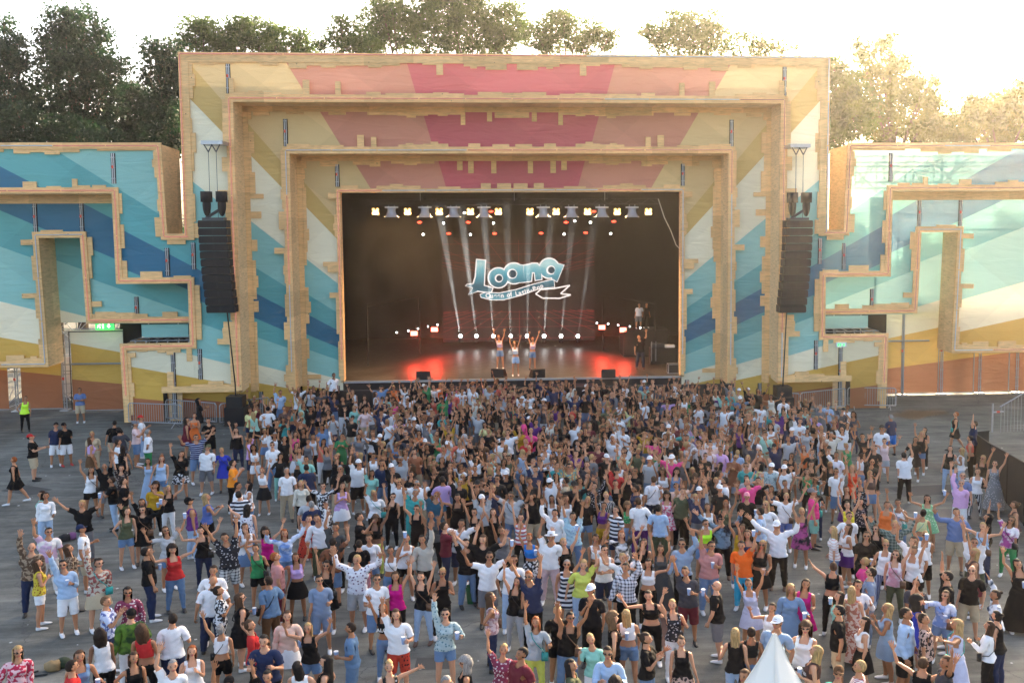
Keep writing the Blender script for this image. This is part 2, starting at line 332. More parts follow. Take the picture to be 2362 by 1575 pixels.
def sheet(name, parent, rects, y, mat, ripple=0.03):
    """fabric sheets: fine grids with real sag, one mesh"""
    V = []; Fq = []; 
    for (x0, x1, z0, z1) in rects:
        x0, x1 = sorted((x0, x1)); nx = max(2, int((x1-x0)/.3)); nz_ = max(2, int((z1-z0)/.3)); b = len(V)
        for i in range(nx+1):
            for j in range(nz_+1):
                x = x0+(x1-x0)*i/nx; z = z0+(z1-z0)*j/nz_
                V.append((x, y+ripple*noise.noise(Vector((x*.5, y, z*.9)))+ripple*.5*noise.noise(Vector((x*1.1+z, y, z*2.1-x))), z))
        for i in range(nx):
            for j in range(nz_): a = b+i*(nz_+1)+j; Fq.append((a, a+nz_+1, a+nz_+2, a+1))
    me = mesh_np(name, np.array(V), np.array(Fq), mats=[mat], smooth=True); return obj(name, me, parent)
XO, ZO = 15.83, 17.8; X2, Z2 = 13.55, 15.7; X3, Z3 = 11.27, 13.34; X4, Z4 = 9.01, 11.39
# ---- outer portal (nearest), second and third arches, proscenium
def portal(name, label, x, z, y, wdt, zb, fab, depth, ret, seed, ledz=None, shift=0.0):
    t = tag(empty(name, (0, y, 0)), label, "stage arch", "stage arches one inside the other")
    def bd(mb, nm, mat, par=t): return mb.build(nm, mat, par, loc=(0, -y, 0))
    xs_, zs_ = x-shift, z-shift; pts = [(-xs_, zb), (-xs_, zs_), (xs_, zs_), (xs_, zb)]
    mb = MB(); strip_path(mb, pts, wdt, y-.10, y-.005); bd(mb, "timber_band", M['wood'])
    mb = MB(); rr = random.Random(seed)
    half = [(-xs_, zb), (-xs_, zs_), (0, zs_)]; fringe(mb, half, wdt, y-.05, sides=((-1,) if shift else (1,)), seed=seed); boards(mb, t, (0, -y, 0), (1, -1))
    if fab:
        xi, zi, zl = fab
        s = sheet("printed_sheet", t, [(-x, -xi, zl, z), (xi, x, zl, z), (-xi, xi, zi, z)], y+.03, M['fabric']); s.location = (0, -y, 0)
    lp = [(-x, ledz if ledz else zb+.2), (-x, z), (x, z), (x, ledz if ledz else zb+.2)]
    led_path(t, lp, -.14, seed)
    if ret:      # inner return walls running back from this arch
        w2 = wdt/2
        mb = MB()
        for sx in (-1, 1):
            mb.add([(sx*(x-w2), y-.004, zb-.1), (sx*(x-w2), y-.004, z-w2), (sx*(x-w2), y+ret, z-w2), (sx*(x-w2), y+ret, zb+.0)], [(0, 1, 2, 3)])
            mb.add([(sx*(x-w2), y-.004, zb-.1), (sx*(x-w2), y+ret, zb), (sx*(x+w2), y+ret, zb), (sx*(x+w2), y-.004, zb-.1)], [(0, 1, 2, 3)])
        mb.add([(-(x-w2), y-.004, z-w2), ((x-w2), y-.004, z-w2), ((x-w2), y+ret, z-w2), (-(x-w2), y+ret, z-w2)], [(0, 1, 2, 3)])
        bd(mb, "return_wall", M['wood_side'])
    return t
po = portal("outer_stage_arch", "tallest outer timber arch with printed sunburst sheets around the whole stage", XO, ZO, 0.0, .46, 8.93, (X2, Z2, 1.75), 0, 0, 3, ledz=9.1, shift=.15)
p2 = portal("second_stage_arch", "second timber arch with deep plywood returns inside the tallest arch", X2, Z2, -.16, .36, 1.55, None, 0, 1.66, 5)
p3 = portal("third_stage_arch", "third timber arch around the black stage mouth arch with pink lit tubes", X3, Z3, 1.36, .34, 1.3, None, 0, 1.64, 8, ledz=2.2)
p4 = portal("stage_mouth_arch", "innermost thin timber frame edging the black stage opening", X4, Z4, 2.86, .2, 1.5, None, 0, .5, 12, ledz=2.6)
# arches 2 and 3: sheets lying between them
s = sheet("printed_sheet", p2, [(-X2+.15, -X3, .0, Z2-.1), (X3, X2-.15, .0, Z2-.1), (-X3, X3, Z3, Z2-.1)], 1.53, M['fabric']); s.location = (0, .16, 0)
s = sheet("printed_sheet", p3, [(-X3+.15, -X4, .0, Z3-.1), (X4, X3-.15, .0, Z3-.1), (-X4, X4, Z4, Z3-.1)], 3.03, M['fabric']); s.location = (0, -1.36, 0)
def back_fringe(par, x, z, y, zb, seed, off):
    mb = MB(); half = [(-x, zb), (-x, z), (0, z)]; fringe(mb, half, .3, y-.03, sides=(-1,), seed=seed, dmin=.06, dmax=.26); boards(mb, par, (0, -off, 0), (1, -1), "inner_board")
    mb = MB(); mb.box(-x-.2, -x+.12, y-.03, y+.02, zb, z+.2); mb.box(-x, 0, y-.03, y+.02, z-.12, z+.2)
    n0 = len(mb.v); n1 = len(mb.f); mb.v += [(-a, b, c) for a, b, c in mb.v[:n0]]; mb.f += [tuple(i+n0 for i in f[::-1]) for f in mb.f[:n1]]; mb.m += mb.m[:n1]
    mb.build("rear_board", M['wood'], par, loc=(0, -off, 0))
back_fringe(p2, X2-.3, Z2-.32, 1.5, 1.2, 21, -.16); back_fringe(p3, X3-.3, Z3-.3, 3.0, 1.2, 22, 1.36)
for sx in (-1, 1):
    pole_slit(po, sx*13.62, 15.95, 17.45, .02); 
    pass
def slits(par, lst, y):
    for x, z0, z1 in lst:
        for sx in (-1, 1): pole_slit(par, sx*x, z0, z1, y)
slits(p2, [(11.3, 13.55, 14.9), (12.9, .1, 1.2)], 1.5+.16); slits(p3, [(9.05, 11.6, 12.75)], 1.64)
slits(p3, [(9.3, .1, 1.2)], 1.64)
slits(p2, [(13.75, .0, 1.3)], .5)
# small aerials / spotlights on the roof edge
for i, x in enumerate(np.linspace(-15.6, 15.6, 14)):
    o = tag(empty("roof_spotlight", (x, .25, ZO+.17)), None, "spotlight", "small spotlights along the top edge of the outer arch")
    MB().tube((0, 0, 0), (0, 0, .16), .015).build("stem", M['metal'], o); MB().box(-.05, .08, -.05, .05, .12, .21).build("lamp_head", M['white'], o)
    o['label'] = ["leftmost", "second", "third", "fourth", "fifth", "sixth", "seventh", "eighth", "ninth", "tenth", "eleventh", "twelfth", "thirteenth", "rightmost"][i]+" small spotlight from the left on top of the tallest arch"
# ---- wings (left as photographed; right mirrored except the lowest strip)
def wing(sx, name, label, fab):
    t = tag(empty(name, (sx*21, 0, 0)), label, "stage wing", "stage wings")
    def bd(mb, nm, mat):
        return mb.build(nm, mat, t, loc=(-sx*21, 0, 0))
    X = lambda v: sx*v
    XE = 34.0  # unseen outer end; the right wing is lengthened here to block the sun
    def sh(rects, y, nm="printed_sheet"):
        s = sheet(nm, t, [(X(a), X(b), c, d) for a, b, c, d in rects], y, fab, .035); s.location = (-sx*21, 0, 0)
    # near layer
    xs = lambda px, Y: -P(px, 600, Y)[0]
    sh([(XE, 17.0, 11.33, 13.45), (19.08, 17.0, 9.09, 11.33), (19.08, 15.7, 6.98, 9.09), (15.83, 15.6, 6.9, 9.2)], .03)
    # outer column lower part between arch and wing
    sh([(15.9, 15.5, 1.7, 7.0), (17.3, 15.7, 1.75, 3.8)], .045)
    # middle layer
    mid = [(XE, xs(200, 1.53), 9.15, 11.5), (xs(200, 1.53), 19.0, 4.75, 11.5), (19.1, 15.7, 4.75, 7.0), (XE, xs(85, 1.53), 2.6, 9.2), (18.7, 16.4, 4.05, 4.7)]
    sh(mid, 1.53)
    # deep layer
    sh([(xs(95, 3.1), xs(218, 3.1), 4.7, 9.3)], 3.1)
    pA = [(XE, 13.45), (17.0, 13.45), (16.87, 9.09), (15.7, 9.09)]
    pB = [(XE, 11.33), (19.1, 11.33), (19.07, 6.98), (15.69, 6.98), (15.69, 3.78), (19.02, 3.78), (18.95, .05)]
    q = lambda px, py: tuple(np.array(P(px, py, 1.36))[[0, 2]]*np.array([-1, 1]))
    pC = [(XE, 2.85), q(105, 839), q(81.6, 542), q(191, 541), q(206, 739), q(441, 737)]
    pC[0] = (XE, pC[1][1])
    pD = [(17.25, 1.63), (13.55, 1.63)]
    for path, y, sd in ((pA, -.0, 31), (pB, -.0, 33), (pC, 1.45, 35), (pD, -.05, 37)):
        pp = [(X(a), b) for a, b in path]; mb = MB(); strip_path(mb, pp, .3, y-.115, y-.005); bd(mb, "timber_band", M['wood'])
        mb = MB(); fringe(mb, path, .3, y-.04, sides=((1,) if path is pA else (-1,)), seed=sd)
        if sx > 0: pass
        boards(mb, t, (-sx*21, 0, 0), (sx,))
        led = MB()
        pass
        if path is not pD:
            rg = random.Random(sd); on = True
            lp = pp if path is not pB else pp[:-1]+[(X(18.97), 1.35)]
            for i in range(len(lp)-1):
                a, b = Vector(lp[i]), Vector(lp[i+1]); d = b-a; Ln = d.length; d.normalize(); k = max(1, round(Ln/2.35)); sl = Ln/k
                for j in range(k):
                    if rg.random() < .35: on = rg.random() < .75
                    u, v = a+d*(j*sl+.03), a+d*((j+1)*sl-.03)
                    bd(MB().tube((u.x, y-.14, u.y), (v.x, y-.14, v.y), .024), "led_tube", M['led_red'] if on else M['led_off'])
    # return walls
    mb = MB()
    mb.add([(X(16.95), 0, 13.55), (X(16.95), 2.9, 13.45), (X(16.95), 2.9, 8.95), (X(16.95), 0, 8.95)], [(0, 1, 2, 3)])
    mb.add([(X(16.95), 0, 8.94), (X(15.6), 0, 8.94), (X(15.6), 2.9, 8.94), (X(16.95), 2.9, 8.94)], [(0, 1, 2, 3)])
    bd(mb, "notch_wall", M['wood_side'])
    mb = MB(); c0 = pC[1]; c1 = pC[2]
    mb.add([(X(c0[0]-.14), 1.36, c0[1]-.14), (X(c1[0]-.14), 1.36, c1[1]-.14), (X(c1[0]-.14), 3.1, c1[1]-.14), (X(c0[0]-.14), 3.1, c0[1]-.1)], [(0, 1, 2, 3)])
    mb.add([(X(c0[0]-.14), 1.36, c0[1]-.15), (X(c0[0]-.14), 3.1, c0[1]-.15), (X(XE), 3.1, c0[1]-.15), (X(XE), 1.36, c0[1]-.15)], [(0, 1, 2, 3)])
    mb.add([(X(pC[2][0]-.1), 1.36, c1[1]-.15), (X(pC[3][0]), 1.36, c1[1]-.15), (X(pC[3][0]), 3.1, c1[1]-.15), (X(pC[2][0]-.1), 3.1, c1[1]-.15)], [(0, 1, 2, 3)])
    bd(mb, "tower_wall", M['wood_side'])
    mb = MB(); mb.add([(X(XE), -.0, 11.18), (X(19.2), 0, 11.18), (X(19.2), 1.5, 11.18), (X(XE), 1.5, 11.18)], [(0, 1, 2, 3)])
    mb.add([(X(19.0), -.0, 6.83), (X(15.8), 0, 6.83), (X(15.8), 1.5, 6.83), (X(19.0), 1.5, 6.83)], [(0, 1, 2, 3)])
    mb.box(X(XE), X(19.2), 1.42, 1.5, 10.75, 11.18); bd(mb, "soffit", M['wood_side'])
    # scaffold ladders in the joints
    def ps(x, z0, z1, y):
        n0 = set(t.children); pole_slit(t, X(x), z0, z1, y)
        for c in t.children:
            if c not in n0: c.location = (-sx*21, 0, 0)
    for a in ((19.16, 11.65, 13.1, .02), (xs(86, 1.5), 9.35, 10.75, 1.5), (xs(193, 1.5), 9.35, 10.75, 1.5), (16.8, 7.2, 8.55, .02), (15.55, 7.5, 8.8, .02), (xs(311, 1.5), 4.9, 6.1, 1.5),
              (16.7, .2, 3.5, -.02+.03), (15.42, 2.1, 3.6, .02)): ps(*a)
    # low box: front sheet, side board, open top with scaffold ledgers
    sh([(18.95, 17.25, .05, 3.75), (17.3, 15.7, 2.0, 3.7)], .02, "box_sheet")
    mb = MB(); mb.add([(X(19.02), 0, 3.88), (X(19.02), 0, 3.45), (X(19.02), 3.2, 3.55), (X(19.02), 3.2, 3.98)], [(0, 1, 2, 3)])
    mb.box(X(17.1), X(16.45), .35, .42, 0, 1.45); bd(mb, "side_board", M['wood_side'])
    sh([(17.4, 13.3, 0, 1.7)], 1.1, "plinth_sheet")
    mb = MB()
    for yy in (.8, 2.2, 3.1):
        mb.tube((X(19), yy, 3.95), (X(15.7), yy, 3.95), .03); mb.tube((X(19), yy, 3.55), (X(15.7), yy, 3.55), .025)
    for k in range(7): mb.tube((X(19-k*.52), .8, 3.55), (X(19-k*.52-.3), .8, 3.95), .02); mb.tube((X(19-k*.52), .8, 3.95), (X(19-k*.52), 3.1, 3.95), .02)
    for k in range(3): mb.tube((X(18.9-k*1.5), 3.1, 0), (X(18.9-k*1.5), 3.1, 5.1), .035)
    bd(mb, "scaffold_ledger", M['metal'])
    bd(MB().box(X(20.5), X(15.8), 3.5, 3.55, 0, 5.2), "black_backing", M['black'])
    return t
wl = wing(-1, "left_stage_wing", "left wing of stepped timber mazes over teal and blue printed sheets", M['fabric'])
wr = wing(1, "right_stage_wing", "right wing of stepped timber mazes with sunlit see-through sheets", M['fabric_thin'])
# ---- ground-level screens
def low_screen(name, label, x0, x1, y, z1, xs, mat=None, pw=True):
    t = tag(empty(name, ((x0+x1)/2, y, 0)), label, "fabric screen", "printed screens standing at the foot of the wings")
    s = sheet("printed_sheet", t, [(x0, x1, .12, z1)], y, mat or M['fabric'], .06); s.location = (-(x0+x1)/2, -y, 0)
    mb = MB(); mb.tube((x0-x0/2-x1/2, -.06, .1), (x1-x0/2-x1/2, -.06, .1), .03)
    mb.build("bottom_rail", M['metal'], t)
    for x in xs:
        mb = MB(); xx = x-(x0+x1)/2
        mb.tube((xx-.05, -.12, 0), (xx-.05, -.12, z1), .03); mb.tube((xx+.06, -.1, 0), (xx+.06, -.1, z1), .03)
        zz = .4
        while zz < z1: mb.tube((xx-.1, -.12, zz), (xx+.1, -.12, zz), .022); zz += .5
        mb.box(xx-.22, xx+.22, -.35, .1, 0, .05)
        p_ = mb.build("scaffold_post", M['metal'], t); MB().box(xx-.1, xx-.01, -.19, -.12, z1*.45, z1*.45+.14).build("coupler", M['red_cap'], p_)
    return t
low_screen("fabric_screen", "terracotta and yellow printed screen under the left wing tower", P(47, 850, 3.9)[0], P(141, 850, 3.9)[0], 3.9, 3.6, [P(150, 850, 3.9)[0], P(38, 850, 3.9)[0]])
low_screen("fabric_screen", "terracotta printed screen at the far left edge behind the steward", -34, P(17, 850, 3.9)[0], 3.9, 3.6, [])
d = low_screen("fabric_screen", "tall cream yellow and terracotta door curtain below the green exit sign", P(165, 850, 3.2)[0], P(287, 850, 3.2)[0], 3.2, 4.3, [])
mb = MB(); mb.tube((-1.35, -.1, 4.22), (1.38, -.1, 4.22), .025); mb.tube((-1.35, -.1, .2), (-1.35, -.1, 4.22), .025); mb.tube((1.38, -.1, 2.6), (1.38, -.1, 4.22), .025); mb.build("black_hem", M['blackpaint'], d)
mb = MB(); mb.tube((-1.3, -.18, 2.55), (1.5, -.18, 2.55), .05); mb.build("cross_rail", M['metal'], d)
low_screen("fabric_screen", "long yellow and terracotta printed screen along the foot of the right wing", 18.7, 34, 3.9, 5.4, [P(x, 850, 3.9)[0] for x in (2080, 2170, 2258, 2344)], M['fabric'])  # carried on out of view with the wing to block the sun
MBx = MB(); MBx.tube((-6.4, -.15, 3.05), (-3.3, -.15, 3.05), .05); MBx.build("cross_rail", M['metal'], [o for o in COL.objects if o.name.startswith("fabric_screen") and o.type == 'EMPTY'][-1])
# scaffolding towers behind the wings (the right one shows its shadows through the thin sheets)
def tower(x0, x1, y0, y1, z1, label, seed, bay=2.1, zb=0):
    t = tag(empty("scaffold_tower", ((x0+x1)/2, (y0+y1)/2, 0)), label, "scaffolding"); ox, oy = (x0+x1)/2, (y0+y1)/2
    nx = max(1, round((x1-x0)/bay)); xs = np.linspace(x0, x1, nx+1)-ox; ys = (y0-oy, y1-oy); zs = np.arange(zb, z1+.1, 2.0)
    mb = MB()
    for x in xs:
        for y in ys: mb.tube((x, y, 0), (x, y, z1), .03, n=5)
    mb.build("upright", M['metal'], t); mb = MB(); db = MB()
    for k, z in enumerate(zs):
        for y in ys: mb.tube((xs[0], y, z), (xs[-1], y, z), .025, n=5)
        for x in xs: mb.tube((x, ys[0], z), (x, ys[1], z), .025, n=5)
        if k < len(zs)-1:
            for i in range(nx):
                db.tube((xs[i], ys[(i+k) % 2], z), (xs[i+1], ys[(i+k) % 2], z+2), .022, n=5); db.tube((xs[i+1], ys[(i+k+1) % 2], z), (xs[i], ys[(i+k+1) % 2], z+2), .022, n=5)
            for x in xs: db.tube((x, ys[0], z), (x, ys[1], z+2), .022, n=5)
    if zb > 5:      # unseen outriggers added to cast lattice shadows on the wing's top sheets
        rg = random.Random(3); xr = np.arange(17.6, 33, 1.5)-ox
        for j, x in enumerate(xr):
            for yy in (.45, 1.15): mb.tube((x, yy-oy, 11.6), (x, yy-oy, 13.2), .05, n=5)
            for z in (11.75, 12.5, 13.1): mb.tube((x, .45-oy, z), (x, y0-oy, z), .022, n=5)
            if j < len(xr)-1:
                for yy in (.45, 1.15):
                    for z in (11.8, 12.6, 13.1): mb.tube((x, yy-oy, z), (x+1.5, yy-oy, z), .045, n=5)
                db.tube((x, .45-oy, 11.7), (x+1.5, .45-oy, 13.1), .045, n=5); db.tube((x+1.5, 1.15-oy, 11.7), (x, 1.15-oy, 13.1), .045, n=5); db.tube((x+.3, .45-oy, 11.6), (x+.9, .5-oy, 13.2), .045, n=5)
    mb.build("ledger", M['metal'], t); db.build("diagonal_brace", M['metal'], t); return t
tower(-27, -17.2, 4.4, 6.9, 12.8, "scaffold tower behind the left wing seen in its gaps", 1)
tower(P(2080, 850, 3.9)[0], 33.8, 3.75, 5.2, 13.2, "scaffold tower behind the right wing casting shadows on its sheets", 2, 2.0, 5.6)
# grandstand-like metal grating seen through the left gap
t = tag(empty("fence_panel", (-24.4, 7.5, 0)), "grey mesh fence panels seen through the gap under the left wing", "fence"); mb = MB()
for k in range(9):
    mb.tube((-3+k*.7, 0, 0), (-3+k*.7, 0, 2.6), .03)
for k in range(5): mb.tube((-3, 0, .3+k*.55), (3, 0, .3+k*.55), .02)
mb.build("mesh_panel", M['metal'], t)
MB().box(-3.3, 3.3, .6, .66, 0, 2.3).build("tarpaulin", M['white'], t)
# dark stage house behind the arches, its unseen shell put in to block backlight
t = tag(empty("stage_house", (0, 12, 0)), "black cloth covered stage house with roof behind the timber arches", "stage house")
hb = MB(); hb.box(-15.6, 15.6, -8.6, -8.5, Z4+.0, ZO-.2); hb.box(-15.7, -X4-.2, -8.7, -8.6, 0, ZO-.1); hb.box(X4+.2, 15.7, -8.7, -8.6, 0, ZO-.1)
hb.build("front_drape", M['black'], t)
hb = MB(); hb.box(-15.7, -15.6, -8.5, 12, 0, ZO-.2); hb.box(15.6, 15.7, -8.5, 12, 0, ZO-.2); hb.build("side_wall", M['black'], t)
MB().box(-15.7, 15.7, -8.5, 12, ZO-.3, ZO-.15).build("roof", M['blackpaint'], t); MB().box(-15.7, 15.7, 11.9, 12, 0, ZO-.2).build("back_wall", M['black'], t)
# ================================================================ STAGE DECK AND SHOW
SZ = 1.42
def stage_deck():
    t = tag(empty("stage_deck", (0, 3, 0)), "black stage deck with glossy floor, metal edge and dark front skirt", "stage")
    m, tr, b = nmat("glossy_stage_floor"); N = tr.nodes; L = tr.links
    tc = N.new("ShaderNodeTexCoord"); nz = N.new("ShaderNodeTexNoise"); nz.inputs["Scale"].default_value = .35; nz.inputs["Detail"].default_value = 6; L.new(tc.outputs["Object"], nz.inputs["Vector"])
    r = ramp(N, [(.3, (.03, .027, .025)), (.7, (.085, .075, .068))], 'LINEAR'); L.new(nz.outputs[0], r.inputs[0]); L.new(r.outputs[0], b.inputs["Base Color"])
    mp = N.new("ShaderNodeMapping"); mp.inputs["Scale"].default_value = (1, 3, 1); L.new(tc.outputs["Object"], mp.inputs["Vector"]); n2 = N.new("ShaderNodeTexNoise"); n2.inputs["Scale"].default_value = 2.2; n2.inputs["Detail"].default_value = 5; L.new(mp.outputs[0], n2.inputs["Vector"])
    rr = N.new("ShaderNodeMapRange"); rr.inputs[3].default_value = .26; rr.inputs[4].default_value = .6; L.new(n2.outputs[0], rr.inputs[0]); L.new(rr.outputs[0], b.inputs["Roughness"])
    bp = N.new("ShaderNodeBump"); bp.inputs["Strength"].default_value = .12; bp.inputs["Distance"].default_value = .03; L.new(n2.outputs[0], bp.inputs["Height"]); L.new(bp.outputs[0], b.inputs["Normal"])
    MB().box(-13.5, 13.5, 0.05, 19.8, SZ-.16, SZ).build("floor", m, t)
    MB().box(-8.95, 8.95, -.06, .05, SZ-.10, SZ+.01).build("edge_rail", M['metal'], t)
    MB().box(-8.95, 8.95, 0.0, .05, 0, SZ-.11).build("front_skirt", M['black'], t)
    pm = solid("dark_floor_sheet", (.035, .033, .032), .4)
    for a, b_, c, d_ in ((-6.4, -3.9, .5, 2.1), (-3.0, -1.3, .5, 2.2), (5.6, 7.6, .4, 2.4)):
        MB().box(a, b_, c, d_, SZ+.003, SZ+.008).build("floor_sheet", pm, t)
    g = solid("front_vent", (.09, .04, .04), .6)
    for a, b_ in ((-3.3, -.9), (.9, 2.6), (2.9, 4.2)): MB().box(a, b_, -.03, -.005, .75, 1.1).build("vent_panel", g, t)
    return t
stage_deck()
def letter_mat():
    m, t, b = nmat("letter_blue"); N = t.nodes; L = t.links; tc = N.new("ShaderNodeTexCoord"); sp = N.new("ShaderNodeSeparateXYZ"); L.new(tc.outputs["Object"], sp.inputs[0])
    mr = N.new("ShaderNodeMath"); mr.operation = 'MULTIPLY_ADD'; mr.inputs[1].default_value = .62; mr.inputs[2].default_value = -3.35; L.new(sp.outputs[2], mr.inputs[0])
    fr = N.new("ShaderNodeMath"); fr.operation = 'PINGPONG'; fr.inputs[1].default_value = 1.0; L.new(mr.outputs[0], fr.inputs[0])
    r = ramp(N, [(0, (.02, .10, .15)), (.35, (.05, .30, .42)), (.7, (.18, .55, .68)), (1, (.5, .8, .85))], 'LINEAR'); L.new(fr.outputs[0], r.inputs[0]); L.new(r.outputs[0], b.inputs["Emission Color"]); b.inputs["Emission Strength"].default_value = .16; b.inputs["Base Color"].default_value = (.02, .05, .06, 1); return m
def screen():
    a = P(1018, 549, 18); b = P(1372, 549, 18); c = P(1018, 790, 18)
    x0, x1, z1, z0 = a[0], b[0], a[2], SZ+.25
    t = tag(empty("led_screen", ((x0+x1)/2, 18, z0)), "large LED screen showing blue Loona lettering over a red laser grid", "screen"); lo = (-(x0+x1)/2, -18, -z0)
    m, tr, bb = nmat("led_screen_face"); N = tr.nodes; L = tr.links
    bb.inputs["Base Color"].default_value = (.006, .006, .006, 1); bb.inputs["Roughness"].default_value = .8
    bb.inputs["Emission Color"].default_value = (.11, .06, .055, 1); bb.inputs["Emission Strength"].default_value = .03
    MB().box(x0, x1, 18, 18.15, z0, z1).build("panel", m, t, loc=lo)
    ln = MB(); cx_ = (x0+x1)/2; W = (x1-x0)/2; H_ = z1-z0; zc = z0+H_*.52
    def seg(x, z, u, v, r):
        x = max(x0+.02, min(x1-.02, x)); u = max(x0+.02, min(x1-.02, u)); d = Vector((u-x, v-z)); 
        if d.length < .05: return
        d.normalize(); n = Vector((-d.y, d.x))*r; ln.add([(x-n.x, 17.985, z-n.y), (u-n.x, 17.985, v-n.y), (u+n.x, 17.985, v+n.y), (x+n.x, 17.985, z+n.y)], [(0, 1, 2, 3)])
    for k in range(-9, 10):      # fan of laser lines above and below the horizon
        xa = cx_+k*W*.11; xb = cx_+k*W*.42
        def clip(xa, za, xb, zb):
            lim = W-.05; 
            if abs(xb-cx_) > lim: tt = (lim-abs(xa-cx_))/(abs(xb-xa)+1e-9); xb = xa+(xb-xa)*tt; zb = za+(zb-za)*tt
            return xb, zb
        if abs(k) < 7: u, v = clip(xa, zc+H_*.16, xb, z1-.15); seg(xa, zc+H_*.16, u, v, .011)
        u, v = clip(xa, zc-H_*.22, xb, z0+.1); seg(xa, zc-H_*.22, u, v, .016)
    for f_ in (.24, .32, .42): seg(x0+.05, zc+H_*f_, x1-.05, zc+H_*f_, .01)
    for f_ in (.235, .30, .38, .49): seg(x0+.05, zc-H_*f_, x1-.05, zc-H_*f_, .014)
    ln.build("laser_grid", emit("laser_red", (1, .07, .05), .05), t, loc=lo)
    # lettering
    blue = letter_mat(); wht = emit("letter_white", (.85, .80, .82), .24); drk = emit("letter_dark", (.015, .05, .08), .2)
    S = (x1-x0)/355.0   # metres per photo pixel on the screen
    px0, py0 = 1018, 549
    W_ = lambda x, y: (x0+(x-px0)*S, z1-(y-py0)*S)
    def poly(mb, pts, Y): mb.add([(W_(x, y)[0], Y, W_(x, y)[1]) for x, y in pts], [tuple(range(len(pts)))])
    def arc(cx, cy, rx, ry, rot=0, n=26): 
        c_, s_ = math.cos(rot), math.sin(rot); return [(cx+rx*math.cos(2*math.pi*k/n)*c_-ry*math.sin(2*math.pi*k/n)*s_, cy+rx*math.cos(2*math.pi*k/n)*s_+ry*math.sin(2*math.pi*k/n)*c_) for k in range(n)]
    ow, ob, od = MB(), MB(), MB()
    def letter(pts, grow=3.2, Y=17.96):
        cx = sum(p[0] for p in pts)/len(pts); cy = sum(p[1] for p in pts)/len(pts)
        n = len(pts); out = []
        ar = sum(pts[i][0]*pts[(i+1) % n][1]-pts[(i+1) % n][0]*pts[i][1] for i in range(n)); sg = 1 if ar > 0 else -1
        for i in range(n):
            a = Vector(pts[i-1]); b = Vector(pts[i]); c = Vector(pts[(i+1) % n]); d0 = (b-a).normalized(); d1 = (c-b).normalized()
            nn = Vector((d0.y, -d0.x))+Vector((d1.y, -d1.x)); nn = nn/max(nn.length, .3)*sg; out.append((b.x+nn.x*grow, b.y+nn.y*grow))
        poly(ow, out, Y); poly(ob, pts, Y-.015)
    # script L with its two swooshes
    letter([(1099,600),(1118,602),(1114,660),(1134,666),(1130,676),(1092,670),(1088,663),(1096,640)])
    letter([(1096,655),(1076,657),(1072,660),(1090,664),(1078,680),(1098,673)], 2.0, 17.955)
    def ring(cx, cy, R_, r_, tail=None, dx=0, dy=0):
        letter(arc(cx, cy, R_, R_), 3.0, 17.95); poly(ow, arc(cx+dx, cy+dy, r_+2.6, r_+2.6), 17.93); poly(od, arc(cx+dx+1, cy+dy, r_, r_), 17.915)
        if tail: letter(tail, 2.2, 17.945)
    ring(1148, 642, 22, 7, None, 1, 1)
    ring(1184, 632, 23, 9, [(1196,612),(1206,614),(1208,652),(1190,654)], -4, 1)
    letter([(1207,614),(1222,612),(1226,610),(1238,610),(1246,618),(1248,646),(1234,648),(1232,630),(1226,630),(1224,650),(1208,652)], 3, 17.94)
    ring(1266, 621, 22, 8, [(1284,610),(1300,614),(1284,652),(1272,645)], 4, 4)
    # ribbon with the second line
    letter([(1106,680),(1118,676),(1150,678),(1190,670),(1230,658),(1262,650),(1276,648),(1278,664),(1240,668),(1200,682),(1160,692),(1130,692),(1108,686)], 2.0, 17.90)
    for pts in ([(1276,668),(1314,661),(1292,680),(1316,683),(1290,691),(1250,690),(1234,680),(1246,670)],):
        for a, b_ in zip(pts, pts[1:]+pts[:1]):
            (x, z), (u, v) = W_(*a), W_(*b_); d_ = Vector((u-x, v-z)).normalized(); n_ = Vector((-d_.y, d_.x))*.045
            ow.add([(x-n_.x, 17.90, z-n_.y), (u-n_.x, 17.90, v-n_.y), (u+n_.x, 17.90, v+n_.y), (x+n_.x, 17.90, z+n_.y)], [(0, 1, 2, 3)])
    ow.build("lettering_outline", wht, t, loc=lo); ob.build("lettering_face", blue, t, loc=lo); od.build("lettering_counter", drk, t, loc=lo)
    # "Queen of Latin-Pop" along the ribbon
    txt = "Queen of Latin-Pop"; tm = MB(); x_ = 1118.0; wd = {'Q': 11, 'u': 8.5, 'e': 8, 'n': 8.5, ' ': 5.5, 'o': 8.5, 'f': 6, 'L': 8, 'a': 8, 't': 6, 'i': 4.6, '-': 6, 'P': 9, 'p': 8.5}
    for ch in txt:
        wch = wd[ch]; f_ = (x_-1118)/150.0; yy = 688-f_*6-f_*f_*24+ (4*math.sin(f_*math.pi)); ang = .06+f_*.32
        if ch != ' ':
            cu = bpy.data.curves.new("t", 'FONT'); cu.body = ch; cu.size = 14.5*S; cu.offset = .012; ob_ = bpy.data.objects.new("t", cu); COL.objects.link(ob_)
            dg = bpy.context.evaluated_depsgraph_get(); me = bpy.data.meshes.new_from_object(ob_.evaluated_get(dg))
            X_, Z_ = W_(x_, yy); ca, sa = math.cos(ang), math.sin(ang)
            tm.add([(X_+v.co.x*ca-v.co.y*sa, 17.87, Z_+v.co.x*sa+v.co.y*ca) for v in me.vertices], [tuple(p.vertices) for p in me.polygons])
            bpy.data.objects.remove(ob_); bpy.data.curves.remove(cu); bpy.data.meshes.remove(me)
        x_ += wch
    tm.build("small_lettering", wht, t, loc=lo)
    return t
screen()
